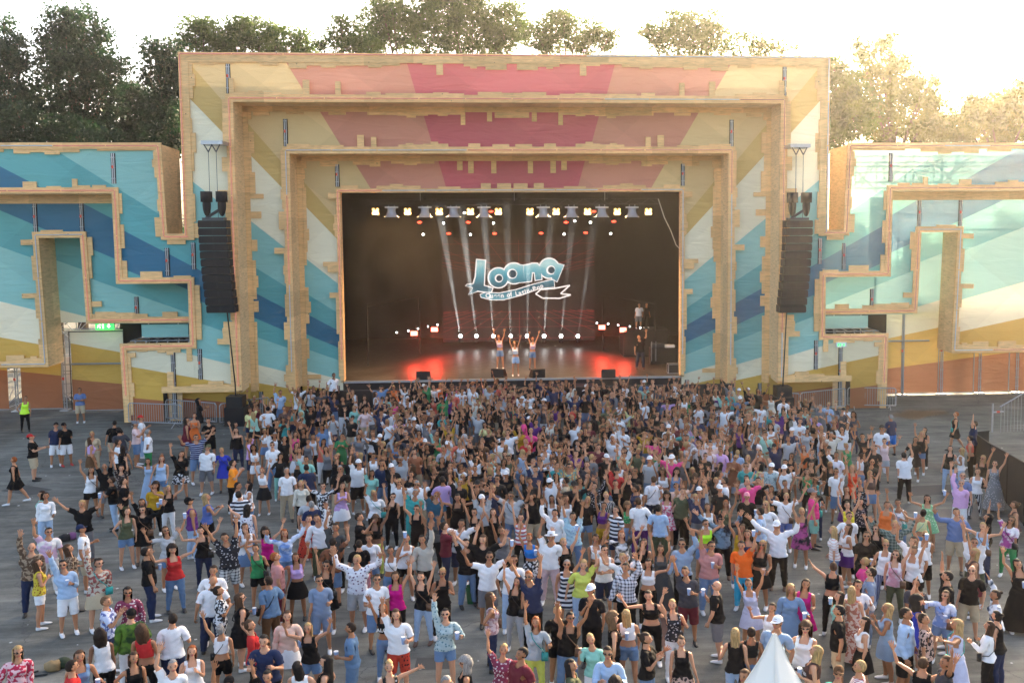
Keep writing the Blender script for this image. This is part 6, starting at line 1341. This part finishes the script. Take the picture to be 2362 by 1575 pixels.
ROWS = """
34 1492 f fr tk lo D gS
163 1520 m r tk sd D r
180 1500 f de tk ln K c
235 1447 f w tk cd D b T skin4
246 1375 m pb tn si C r
300 1353 f fm tw lk D gS
299 1401 m cg tw Ck Q b S
335 1440 f r tk cn Q b Q
305 1506 f k tk nn D c
392 1520 m w tk sg L
395 1414 m w tn sd K b
101 1137 f w tlb ud K S skin2
93 1131 f mint tlb ld H l T
192 1153 m k tg so U c
192 1207 m w sbe Cn K r
108 1218 m td tw sk L g
68 1250 m bf tn bo L S
88 1289 f yf sw ln P r T
152 1290 m lb sw sk E gcS
164 1255 f bf sbr ln K r
222 1289 f bp kbe ud L gSh
288 1172 f ol sde ln D T
328 1166 f k dk ld U gchS
330 1149 f k tk ln L
342 1260 m k tn sk K r c
386 1212 f lg sde ln U gc
401 1255 f r tde cd Y T
353 1113 f mu tk cd K c
386 1119 f k tw lo U T
259 1098 m k tlb sd X l
282 1102 m k tol sd X r
280 1073 f kf kbr ud V
243 1069 m k sg bk V
207 1078 f w sk ln L h
208 1008 f la kbr ln K r
214 994 f be tbe uo D
260 970 m k sbe sk D b
277 986 m dn sg sk D b
272 1013 m w tk sd D r
281 1027 f k dk ld O b
313 970 m lp sde Cg C r
326 956 m w tlb Cr D r
340 989 m w tgr sg D r
343 1056 f lbl Db ld U
369 1051 f lbl sde lr D T
32 1051 f k dk sr W l T
74 999 m k sbe Cr P r
127 974 m n sw Ck D
148 974 m k sw Ck K e
55 914 f w tk ud D v
183 894 m cb sbe sk X
488 1303 m w tk sd D
484 1329 m w tn bb D b
507 1352 f fl sfl ud P r c
553 1368 f k dk ln K r gch
583 1430 f r tk un K r
615 1463 m n tk sk P
622 1325 m db tbr sd D bl h
660 1408 f pe kw ln K cS
715 1434 f k sde lo U T
739 1327 m gb sgb sk K g
697 1522 f w tk lk D b
751 1510 f k tk lk D l
621 1545 f k tk uk L
521 1556 m k tk Ck L
443 1488 f w tw lr C
509 1436 f w sk ug L b h
442 1145 m pu tlb Ck D r T
476 1139 f b kk lo P r T
467 1214 f k tn sk U hT
527 1227 m fk spk sd V
567 1205 f w kde ln X T
594 1254 f gr sk ud E h
616 1216 f m tk cd U T
640 1272 m ro tma sr K r
658 1218 f bw tde lr U S
684 1276 f la kk ln R
555 1130 m st tn sk K b
567 1163 f wf kde lk O b
547 1112 m w tk sk K r S
573 1110 f w tde lk P l T
607 1077 f w kk ur V Q
660 1078 m w tbe sg D
707 1189 f rf d ud D
738 1185 m w tol sd R S
771 1205 m dg tk sd L c
764 1239 m kb sde sd R b
753 1294 f k kk ud V ghT
743 1113 f fl D ud U g
709 1142 m lg tde sd D b
717 1153 m n tk sg D b
696 1107 f cr tk lo D S
786 1113 f la kw ln P
414 1041 f k kfl ln L h
452 1002 m ns sde sd U g
474 1025 m w sg Cdg D
515 1032 f bl d uo D h
535 1060 m o tk sk C r
548 986 f k tn ln L Z
540 973 f k dk lk D r
576 1006 m lv sn sd R r
588 1026 f w sw cd V Qh
610 988 f w sde so U g
614 937 m w tk sk D b
586 949 f mint kk lo D b
590 927 f ma d lk D
672 940 f tl tn ln R
691 949 f lp tlp so D l
653 1005 m k tk bk L
679 996 f hp d ln L
698 988 f k tk ln V T
719 1001 f si tk ud L T
681 1020 f k kw lk L
643 1047 f k tmi cd H c
708 1051 m mi tmi sk L
710 1069 m n tk sk D b
743 1012 f co tw lk L
755 1028 f g tk lk V T
755 979 f w tpi lo L gT
786 999 f gr tgr sd P
780 1074 m k tbe sg D g
446 953 f or d uk X Z
428 963 f ma d ld D r
483 964 m k sk sk X
458 920 f k dk ck P r
644 899 m lb sde sk L
625 916 f w kk lk D Z
810 1433 m db sdb sd K l c
823 1278 m wf slg so U S
867 1326 m w sde sd D g
889 1393 f k tde lr L gA
917 1403 m w srf ln E c
913 1320 f m tk ln R
975 1320 f k tlb ud V hT
1018 1311 f k tk uo C g
1025 1405 f pbl sde sk E gcS
1135 1367 f lpp tn ln D r hT
1156 1487 f fm tma uo L
1076 1513 f k tk cg D l g
901 1523 f kp tk uo O T
1024 1561 f g tk sg D g
831 1183 m k tk sd T r
865 1190 f k tye cn R Q skin4
865 1130 f w tk uo L h
902 1137 f k tk uk L gT
954 1129 m tl ttl sg E
963 1164 m k tk sd L gT
1003 1135 m nt tn sr L g
1000 1179 f dg tk sr V T
1028 1203 m ma tn sd T r c
1055 1139 f k tk uk U T
1060 1197 m w sn sk U
1078 1243 m k tde sk V
1119 1234 m k tk ln U
1098 1173 f k tk ud L gT
1113 1138 m lg tk Cw V g
1143 1172 f k tk ln V T
1182 1134 m lg tde sk U gh
1162 1214 f g tk ln L
1124 1271 m w sg sd U gc
980 1233 m lin tk sk R S
933 1233 f w sk ud P
900 1259 f w sde ud V ch
854 1230 f w sde sn D
832 1242 m k spi sd D b
1190 1330 f k tlg ln L hT
1225 1316 m n tk sr V g
1233 1424 f gg tye lr E h
1194 1492 m ma tk sk D fl
1309 1410 m k tde sk V ghT
1314 1293 f st d sg R g
1336 1290 f ye tlb uo R
1365 1345 m kh tk Cw Z g
1416 1415 f k tk ci K r cT
1449 1407 f w sde lo D b
1371 1463 f mi tw uo Z
1408 1490 m lb tk sd P gS
1320 1525 f ol tk lk D r
1503 1360 f k tk ud T
1494 1461 f k tde ud C r
1557 1382 f fk tw uo E
1425 1561 f k tk cd D
1230 1137 m k sbe sk V
1202 1185 f us tk sk V T
1225 1230 f bb kfl ur E c
1267 1224 m w tpp Hw L
1282 1174 m w tk sk L S
1323 1180 m lbf tde sk V
1306 1239 f k sk so V c
1377 1232 f w kbr uk R Q
1393 1256 m w sn sk X gT
1436 1222 f kw tk lr U
1434 1275 f w kk uo U h
1445 1297 m pl tk sk R S
1495 1289 f w tk ld U
1525 1258 f dg D ln V T
1480 1242 f k tk ln L
1180 1280 m w tlb sd D g
1420 1166 m st sn sd D fl
1456 1159 f grf tlb ci L Q
1389 1158 f pu smu un L Q
1351 1145 f k sde lo L
1304 1141 f w tbe ln V T
1275 1141 f w tk ld L T
1523 1161 m lb tol sk D b
1470 1144 m w tpu sn D b
1371 1114 f fk tk ud R S
1400 1133 f kst tk uo D
1544 1135 f pf d cd R T
1566 1124 m ol tk sk D
1506 1098 m w tn sn D b h
1466 1117 m n tk sd K l c
1425 1106 f k tk uk V
1304 1100 m be tbe sd K l
1356 1063 m dn tbe sd L
1216 1009 m r tk sr R
1254 1025 m w tk sk L T
1308 1068 m cf tcy sk V g
1456 1075 f ye tk lo C g
1425 1063 f w tw so K T
1442 1030 m w tb Ck V
1556 1080 f de tde cd L T
1533 1081 f w tw cn L
1544 1040 m cr tk sk L
1278 1002 f k tde ld L Q
1469 1033 m ol tk so D
1588 1307 m dn sma sd E c
1654 1339 m k sg bb Z l cg
1636 1248 m ro tde sd E gc
1575 1242 m sb tk sk R gS
1715 1246 m oo tcy sd R c
1752 1247 f k kk lo K gcQ
1734 1334 f plb d un V T
1796 1200 m w tk Cw U S
1849 1170 f kr dk uo V T
1810 1136 m w sb so U h
1878 1124 m hp smi Cg D r h
1853 1335 f m d ld K T
1822 1346 f de d lo K cS
1776 1388 f w sde sd T T
1784 1420 m sb tk Cw D gfl
1718 1448 f bk sde sd Q b c
1708 1444 f k tlb lo D b T
1851 1435 f w sfl cn H gcT
1877 1484 f bn tk lo K l c
1575 1465 f k kle un D T
1713 1541 f k tk ln D
1927 1537 m tl tk Cbr D g
1934 1398 m k sbe sk H l c
1934 1363 f mi tw ld Z l c
1920 1296 f k tk sn O b
1925 1215 f wst tde lo D l
1625 1197 f ng sde sk U gQ
1668 1185 m kd tk Ck U gS
1724 1135 m k tk Cp K c
1755 1169 m lb tk sd K l
1772 1156 f w sol lo D g
1707 1209 f mu tde ln L T
1730 1223 f n tk ln L T
1634 1160 f w tk ln L T
1675 1154 f ol tk lr R T
1954 1206 f w kpu ln K l T
1969 1351 f rp D lo D b T
1975 1342 f w tk ld C S
1990 1420 f w kk ld H l Q
2047 1391 f sb d lo C l
2092 1402 m lb sk sd D r S
2136 1417 m le sk sd D r
2122 1373 f bl d ck R r T
2116 1334 m dn sk sk K c
2185 1318 m k tk sk L l
2175 1359 f bw sde ln T ghc
2207 1431 f plb D lo O l hT
2281 1429 f w tk ln P l hS
2304 1408 f k tn uk D l T
2299 1362 f bwp tk ud L l S
2237 1304 m k sbe bd D g
2355 1291 f k D lk E cT
2136 1517 f k tk sn U b T
2172 1513 m dn tk sn R l
1976 1522 m rst tk so D l
2215 1105 m lv sw sg L gS
2205 1172 m cb sbe sd T S
2142 1140 f gf d lk U c
2125 1173 f lye tde ud O b hQ
2327 1190 f wm tgr ln L gch
2267 1204 f lb tn so U hT
2250 1239 m w sol sn V g
2246 1262 f bn kma lo L l T
2276 1182 f k tk lk L l
2342 1155 f bn tk un D l
2059 1199 m pg tk so U cS
2042 1156 f or tk un L QT
2075 1152 f w tde ud E ch
2025 1211 f k tk ln L gh
1994 1227 f k tk ln K gc
2039 1245 f w tbs uo D gT
2109 1260 f w sk un R c
2066 1269 f wp tol ln R ghT
1990 1282 f hp tk uo K l
2004 1305 m gb tgb sd D l g
2130 1222 m w sk so L gT
2111 1237 m w sk sk L g
1987 1150 f kfl tk lk V
1960 1156 f y sn sd V T
1955 1180 m w tk sk D g
2204 948 f k dk sr W l hh
2244 971 m n tk sd R l
2189 1028 f k tlb ld D T
2218 1031 f w tlb lo K l T
2240 1004 f co tk sk D l
2217 1089 m cb tg sg L g
2252 1080 f w ttst ln K T
2269 1050 f k d lo R g
2295 1062 f dot D ud R gT
1968 1072 f re d lo V
1988 1103 f fk tk ud V T
2088 1043 m w tk sk R b
2040 1010 f lp slg ud U
2016 1025 m k tk sk L
2123 994 f k sde lo L T
2109 1007 f k kk lk K
2056 955 m n sbb sg D bl
2031 979 m w tw Ck D
1858 1026 f or tk lr V
1910 1026 m k sbr Ck L
1931 1041 m wf tg sk L
1869 1063 f k dk ud R h
1809 1070 m w tk Cw U
1775 1066 m pbl tk Cw D g
1753 1066 f ly tde lk D l T
1723 1066 m tl tk sd D g
1705 1036 f lb D so D b S
1750 1005 m w tk sg D r
1898 981 f w tlb so L T
1634 1026 m pf tk bd L
1607 1058 f k D lk D b
1671 1100 m w tw sd D l
1810 1106 f k tk uk V
1785 960 m lg sor sd K
1681 1005 f ol dk ln V
1708 983 f pu tk lr R T
1952 1120 f k kpu ln V T
1928 957 f ma tk sg C l
2130 985 f k tk ld P
1290 1395 f k sk so D
"""
RR = [resolve(spec(l), i) for i, l in enumerate(r for r in ROWS.strip().split('\n') if r.strip())]
# keep clear of each other: nudge people whose bodies would overlap
for it in range(12):
    for i, a in enumerate(RR):
        for b in RR[i+1:]:
            dx, dy = b['X']-a['X'], b['Y']-a['Y']; q = math.hypot(dx, dy)
            if q < .40:
                if q < 1e-3: dx, dy, q = .01, .01, .014
                k = (.40-q)/q*.5; a['X'] -= dx*k; a['Y'] -= dy*k; b['X'] += dx*k; b['Y'] += dy*k
RR.sort(key=lambda d: d['Y']-(30 if d['x'] < 200 else 12 if d['x'] < 560 or d['x'] > 2100 else 0))
NEAR, FAR = RR[:300], RR[300:]
HAIRW = {'s': 'short', 'l': 'long', 'u': 'tied-up', 'n': 'shoulder-length', 'c': 'curly', 'r': 'long'}
POSEW = {'U': 'both arms spread high', 'V': 'both arms straight up', 'L': 'one arm raised', 'R': 'one arm raised', 'C': 'hands together', 'K': 'one hand held in front', 'D': 'arms down', 'P': 'hands held in front', 'B': 'hands at head',
         'X': 'arms crossed', 'O': 'one arm reaching out', 'H': 'hand on hip', 'Y': 'both arms waving', 'T': 'one arm waving', 'Z': 'hand raised to mouth', 'E': 'one arm raised', 'Q': 'one hand held in front', 'W': 'walking'}
def clothes(d):
    tp = cname(d['top']); k = d['tk']; b = d['bot']
    if b[0] == 'd': return tp+" dress"
    if b[0] == 'D': return "long "+tp+" dress"
    tw = {'tank': 'sleeveless top', 'crop': 'crop top', 'tube': 'strapless top', 'tee': 'T-shirt', 'long': 'long-sleeved shirt'}[k]
    if d['top'] == 'kh': tw = 'top'
    if 'v' in d['ex']: tp, tw = 'yellow', 'hi-vis vest'
    bw = {'t': 'trousers', 's': 'shorts', 'k': 'skirt', 'K': 'skirt'}[b[0]]
    return tp+" "+tw+" and "+cname(b[1:])+" "+bw
def hairw(d):
    h = d['hair']
    if h[0] == 'C': return ({'w': 'white', 'k': 'black', 'n': 'navy', 'r': 'red', 'g': 'grey', 'dg': 'olive', 'br': 'brown', 'p': 'pink'}[h[1:]])+" cap"
    if h[0] == 'H': return "white hat"
    if h[0] == 'b': return "shaved head"
    return HAIRW[h[0]]+" "+HAIRC[h[1]][0]+" hair"
def short(d):
    tp = cname(d['top'])
    if d['bot'][0] in 'dD': return tp+" dress"
    return tp+" "+({'tank': 'top', 'crop': 'crop top', 'tube': 'strapless top', 'tee': 'T-shirt', 'long': 'shirt'}[d['tk']])
from collections import Counter
def assign(lst):
    cnt = Counter(clothes(d) for d in lst); shc = Counter(short(d) for d in lst); used = set()
    for d in lst:
        a = clothes(d); cands = []
        if cnt[a] == 1: cands += ["person in "+a+", "+hairw(d), "person in "+a+", "+POSEW[d['pose']]]
        nb = sorted((o for o in lst if o is not d), key=lambda o: math.hypot(o['x']-d['x'], o['y']-d['y']))[:14]; nb.sort(key=lambda o: (shc[short(o)] > 1, shc[short(o)], math.hypot(o['x']-d['x'], o['y']-d['y'])))
        sa = short(d)
        for o in nb:
            dx, dy = d['x']-o['x'], d['y']-o['y']; rel = ("right of" if dx > 0 else "left of") if abs(dx) > abs(dy)*.7 else ("in front of" if dy > 0 else "behind")
            on = ("the "+short(o)) if shc[short(o)] == 1 else "the "+short(o)+" with "+hairw(o)
            cands += ["person in "+sa+", "+hairw(d)+", "+rel+" "+on, "person in "+sa+", "+POSEW[d['pose']]+", "+rel+" "+on]
        ok = [c for c in cands if 4 <= len(c.split()) <= 16 and c not in used]
        d['label'] = ok[0] if ok else cands[0]; used.add(d['label'])
assign(NEAR)
for d in NEAR:
    t = build_person(d); t['label'] = d['label']; t['group'] = "people of the festival crowd in front of the stage"
# paper cups held in hands
cn = 0; CUPL = set()
for d in NEAR:
    if 'c' not in d['ex']: continue
    hold = {'K': 1, 'Q': -1, 'P': 1, 'Z': -1, 'T': 1, 'E': 1, 'H': -1, 'D': 1, 'C': 1}.get(d['pose2'], 1); p = hand_world(d, hold)
    o = empty("drink_cup", p); V = []; n = 10
    me = shared('cup', lambda: (lambda mb: mesh_np("cup", np.array(mb.v), *poly_np(mb.f), mats=[CUPM]))(MB().tube((0, 0, -.055), (0, 0, .085), .033, .048, 10)))
    c_ = obj("cup_wall", me, o); me2 = shared('foam', lambda: (lambda mb: mesh_np("foam", np.array(mb.v), *poly_np(mb.f), mats=[M['white']]))(MB().tube((0, 0, .082), (0, 0, .093), .046, .046, 10)))
    obj("foam", me2, o); own = d['label'].replace("person in ", "", 1).split(', '); forms = ["cup held by the "+', '.join(own), "cup held by the "+own[0]+', '+own[-1], "cup of the "+own[0]+', '+own[-1], "cup held by the "+own[0]]
    lab = next((f_ for f_ in forms if len(f_.split()) <= 16 and f_ not in CUPL), forms[-1]); CUPL.add(lab); tag(o, lab, "paper cup", "printed paper cups in people's hands")
# ---- the people on and beside the stage
PERF = [
 (1153, 772, P(1153, 851, Z=SZ)[1], 'f ba sde ur V', "person dancing on stage in pink patterned crop top, left of the blonde singer", 'S'),
 (1189, 787, P(1189, 867, Z=SZ)[1], 'f w slb lo V', "blonde person singing at the front middle of the stage in denim shorts", 'Q'),
 (1228, 777, P(1228, 853, Z=SZ)[1], 'f ba sde ur V', "person dancing on stage in pink patterned crop top, right of the blonde singer", 'S'),
 (1477, 773, P(1480, 851, Z=SZ)[1], 'm k tdn bk R', "person in black T-shirt holding up one hand at the stage's right side", ''),
 (1473, 705, 12.0, 'm w sg sk D', "person in white shirt standing on the dark riser at the back of the stage", ''),
 (1490, 728, 12.3, 'm k tk sk D', "person in dark clothes beside the white shirt on the stage riser", ''),
]
for k, (x, y, Yd, sp_, lab, ex) in enumerate(PERF):
    d = spec("%d %d %s %s" % (x, y, sp_, ex)); i = 900+k; d['i'] = i; d['skin'] = 1; top = P(x, y, Yd); feet = SZ if k < 4 else P(1474, 757, 12)[2]-.02
    d['h'] = top[2]-feet; d['s'] = d['h']/1.76; d['X'], d['Y'], d['z'] = top[0], Yd, feet; d['rz'] = .02*k; d['pose2'] = d['pose']; d['var'] = k % 4; d['tk'] = 'crop' if k < 3 else 'tee'; d['wide'] = .95 if k < 3 else 1.1
    d['s'] = max(.9, min(1.12, d['s']))
    t = build_person(d); t['label'] = lab; t['group'] = "people on the stage"
t_ = P(768, 860, .5); d = spec("768 860 m w tk sk D r"); d.update(i=950, skin=4, h=1.8, s=1.03, X=t_[0], Y=t_[1], z=t_[2]-1.82, rz=.6, pose2='D', var=1, tk='tee')
t = build_person(d); t['label'] = "person in white T-shirt standing raised beside the left end of the stage front"; t['group'] = "people on the stage"
o = tag(empty("steward_platform", (t_[0], .5, 0)), "black platform under the person in white beside the stage front", "platform"); MB().box(-.7, .8, -.5, .6, 0, max(.1, t_[2]-1.82)).build("platform_block", M['black'], o)
# ---- everyone else: the packed far part of the crowd, one object
def far_crowd():
    rg = np.random.default_rng(11); poly = [(560,915),(640,905),(700,880),(800,893),(1000,878),(1200,872),(1500,870),(1560,878),(1700,885),(1840,915),(1960,925),(2000,990),(2030,1060),(1975,1130),(1890,1150),(1800,1135),(1700,1100),(1640,1130),(1560,1140),(1450,1150),(1300,1135),(1200,1128),(1050,1125),(900,1105),(800,1060),(700,1040),(620,1020),(560,960)]
    def inside(x, y):
        c = False; j = len(poly)-1
        for i in range(len(poly)):
            (xi, yi), (xj, yj) = poly[i], poly[j]
            if (yi > y) != (yj > y) and x < (xj-xi)*(y-yi)/(yj-yi)+xi: c = not c
            j = i
        return c
    pts = [(d['X'], d['Y']) for d in NEAR]+[(d['X'], d['Y']) for d in FAR]; out = list(FAR); tries = 0
    tops = ['k']*28+['w']*17+['n']*4+['g']*3+['dn']*4+['lg']*4+['be', 'cr', 'lb', 'cr', 'tl', 'mi', 'r', 'co', 'hp', 'lv', 'la', 'pu', 'or', 'mu', 'gr', 'ol', 'ma', 'ma', 'rb', 'br', 'de', 'lp', 'pe', 'bn', 'lg', 'ly', 'mint', 'k', 'w', 'k', 'db']
    bots = ['tk', 'tk', 'tde', 'tn', 'sk', 'sde', 'sbe', 'kk', 'tw', 'sg', 'd', 'tk', 'sn']; hairs_f = ['ln', 'ld', 'lo', 'lk', 'ud', 'un', 'cn', 'lo', 'rd', 'nn', 'uo']; hairs_m = ['sk', 'sd', 'sn', 'sd', 'sg', 'Ck', 'Cw', 'so', 'bk']
    poses = 'VVVUULLLRRREEEYYTKKDPCB'
    while len(out) < 545 and tries < 22000:
        tries += 1; x = rg.uniform(555, 2040); y = 868+(1150-868)*rg.uniform(0, 1)**1.35
        if not inside(x, y): continue
        g = 'f' if rg.random() < .58 else 'm'; h = 1.67 if g == 'f' else 1.79; p = P(x, y, Z=h)
        if p[1] > .75: continue
        core = 900 < x < 1750; md = .44 if core and y < 1040 else .50 if core else .68
        if any((p[0]-a)**2+(p[1]-b)**2 < md*md for a, b in pts): continue
        pts.append((p[0], p[1])); r_ = random.Random(len(pts)*31); row = "%f %f %s %s %s %s %s" % (x, y, g, r_.choice(tops), r_.choice(bots if g == 'f' else [b for b in bots if b[0] not in 'kd']), r_.choice(hairs_f if g == 'f' else hairs_m), r_.choice(poses))
        if r_.random() < .12: row += ' '+r_.choice(['b', 'l', 'r', 'bl', 'br'])
        if r_.random() < .3: row += ' g'
        d = resolve(spec(row), 2000+len(pts)); d['X'], d['Y'] = p[0], p[1]; out.append(d)
    print("far crowd", len(out), tries)
    Vs = []; Qs = []; Ts = []; Cs_q = []; Cs_t = []; b = 0
    skc = [(.56,.28,.165), (.47,.215,.115), (.34,.145,.07), (.42,.19,.095), (.20,.09,.05)]
    def col(code, rr):
        if code in CL: c = CL[code][1]
        else: c = PT[code][1] if rr.random() < .5 else PT[code][2]
        return c
    for d in out:
        g, pose, var = d['g'], d['pose2'], d['var'] % 3; A = (g, pose, var, 1); a = d['rz']; ca, sa = math.cos(a), math.sin(a); s = d['s']; rr = random.Random(d['i']); w_ = rr.uniform(.96, 1.1)
        bg_ = body_geo(g, pose, var, 1, d['tk'] in ('tee', 'long')); sk = skc[d['skin']]; lst = [(bg_[0], bg_[1], None, [sk if m_ == 0 else ((.03, .02, .02) if m_ == 1 else (.42, .1, .09)) for m_ in bg_[3]])]
        hs = d['hair']; tc = col(d['top'], rr)
        if hs[0] in 'CH': G = cloth_geo(*A, 'hat', hs[0]); lst.append((*G, {'w': (.7, .7, .7), 'k': (.02, .02, .02), 'g': (.2, .2, .2), 'r': (.45, .03, .03), 'dg': (.08, .09, .05), 'br': (.12, .06, .03), 'p': (.6, .2, .3), 'n': (.03, .04, .1)}.get(hs[1:], (.05, .05, .05)))); G = cloth_geo(*A, 'hair', 's'); lst.append((*G, (.03, .02, .012)))
        elif hs[0] != 'b': G = cloth_geo(*A, 'hair', hs[0]); lst.append((*G, HAIRC[hs[1]][1]))
        bt = d['bot']; G = cloth_geo(*A, 'top', d['tk']); lst.append((*G, tc))
        if bt[0] in 'dD': G = cloth_geo(*A, 'skirt', bt[0]); lst.append((*G, tc))
        elif bt[0] in 'kK': G = cloth_geo(*A, 'skirt', bt[0]); lst.append((*G, col(bt[1:], rr)))
        else: G = cloth_geo(*A, 'bot', 't' if bt[0] == 't' else ('s' if g == 'm' else 'h')); lst.append((*G, col(bt[1:], rr)))
        for s_ in (-1, 1): G = cloth_geo(*A, 'shoe', s_); lst.append((*G, (.7, .7, .7) if d['i'] % 2 else (.03, .03, .03)))
        if 'g' in d['ex']: G = cloth_geo(*A, 'shades', 0); lst.append((*G, (.01, .01, .01)))
        for V, F, Tt, c in lst:
            W = V*np.array([s*w_, s*w_, s]); W = np.stack([d['X']+W[:, 0]*ca-W[:, 1]*sa, d['Y']+W[:, 0]*sa+W[:, 1]*ca, W[:, 2]], 1); Vs.append(W)
            Qs.append(F+b); Cs_q.append(np.array(c, float) if isinstance(c, list) else np.tile(np.array(c, float), (len(F), 1)))
            if Tt is not None and len(Tt): Ts.append(Tt+b); Cs_t.append(np.tile(np.array(c, float), (len(Tt), 1)))
            b += len(V)
    V = np.concatenate(Vs); Q_ = np.concatenate(Qs); T2 = np.concatenate(Ts) if Ts else None; C_ = np.concatenate(Cs_q+Cs_t)
    m, t, bb = nmat("crowd_clothes_and_skin"); N = t.nodes; at = N.new("ShaderNodeAttribute"); at.attribute_name = "Col"; t.links.new(at.outputs["Color"], bb.inputs["Base Color"]); bb.inputs["Roughness"].default_value = .75; bb.inputs["Specular IOR Level"].default_value = .2
    me = mesh_np("far_crowd", V, Q_, T2, mats=[m], smooth=True); ca_ = me.color_attributes.new("Col", 'FLOAT_COLOR', 'CORNER'); nq = len(Q_); nt_ = len(T2) if T2 is not None else 0
    cc = np.concatenate([np.repeat(C_[:nq], 4, 0), np.repeat(C_[nq:], 3, 0)]); ca_.data.foreach_set("color", np.concatenate([cc, np.ones((len(cc), 1))], 1).astype(np.float32).ravel())
    tag(obj("far_crowd", me), "dense far part of the waving crowd packed up to the stage front", "crowd", kind='stuff')
far_crowd()
# ================================================================ AIR
def air():
    m = bpy.data.materials.new("air_haze"); m.use_nodes = True; t = m.node_tree; t.nodes.clear(); o = t.nodes.new("ShaderNodeOutputMaterial"); v = t.nodes.new("ShaderNodeVolumePrincipled")
    v.inputs["Color"].default_value = (1, .93, .82, 1); v.inputs["Density"].default_value = HAZE_D; v.inputs["Anisotropy"].default_value = .85; t.links.new(v.outputs[0], o.inputs["Volume"])
    ob = MB().box(-110, 110, -56, 75, -1, 42).build("haze", m); tag(ob, "thin warm haze over the whole festival ground", "haze", kind='stuff')
HAZE_D = 0.0004
if HAZE_D > 0: air()

def smoke():
    m = bpy.data.materials.new("stage_smoke"); m.use_nodes = True; t = m.node_tree; t.nodes.clear(); o = t.nodes.new("ShaderNodeOutputMaterial"); v = t.nodes.new("ShaderNodeVolumePrincipled")
    tc = t.nodes.new("ShaderNodeTexCoord"); n = t.nodes.new("ShaderNodeTexNoise"); n.inputs["Scale"].default_value = .35; n.inputs["Detail"].default_value = 3; t.links.new(tc.outputs["Object"], n.inputs["Vector"])
    r = t.nodes.new("ShaderNodeMapRange"); r.inputs[1].default_value = .35; r.inputs[2].default_value = .7; r.inputs[3].default_value = .0008; r.inputs[4].default_value = .014; t.links.new(n.outputs[0], r.inputs[0]); sp = t.nodes.new("ShaderNodeSeparateXYZ"); t.links.new(tc.outputs["Object"], sp.inputs[0]); gx = t.nodes.new("ShaderNodeMapRange"); gx.inputs[1].default_value = -9; gx.inputs[2].default_value = 8; gx.inputs[3].default_value = 1.0; gx.inputs[4].default_value = .05; t.links.new(sp.outputs[0], gx.inputs[0]); ml = t.nodes.new("ShaderNodeMath"); ml.operation = 'MULTIPLY'; t.links.new(r.outputs[0], ml.inputs[0]); t.links.new(gx.outputs[0], ml.inputs[1]); t.links.new(ml.outputs[0], v.inputs["Density"])
    v.inputs["Color"].default_value = (.9, .88, .85, 1); v.inputs["Anisotropy"].default_value = .2; t.links.new(v.outputs[0], o.inputs["Volume"])
    ob = MB().box(-8.85, 8.85, 3.4, 17.7, SZ+.05, 11.1).build("stage_smoke", m); tag(ob, "warm drifting smoke inside the dark stage opening", "smoke", kind='stuff')
smoke()
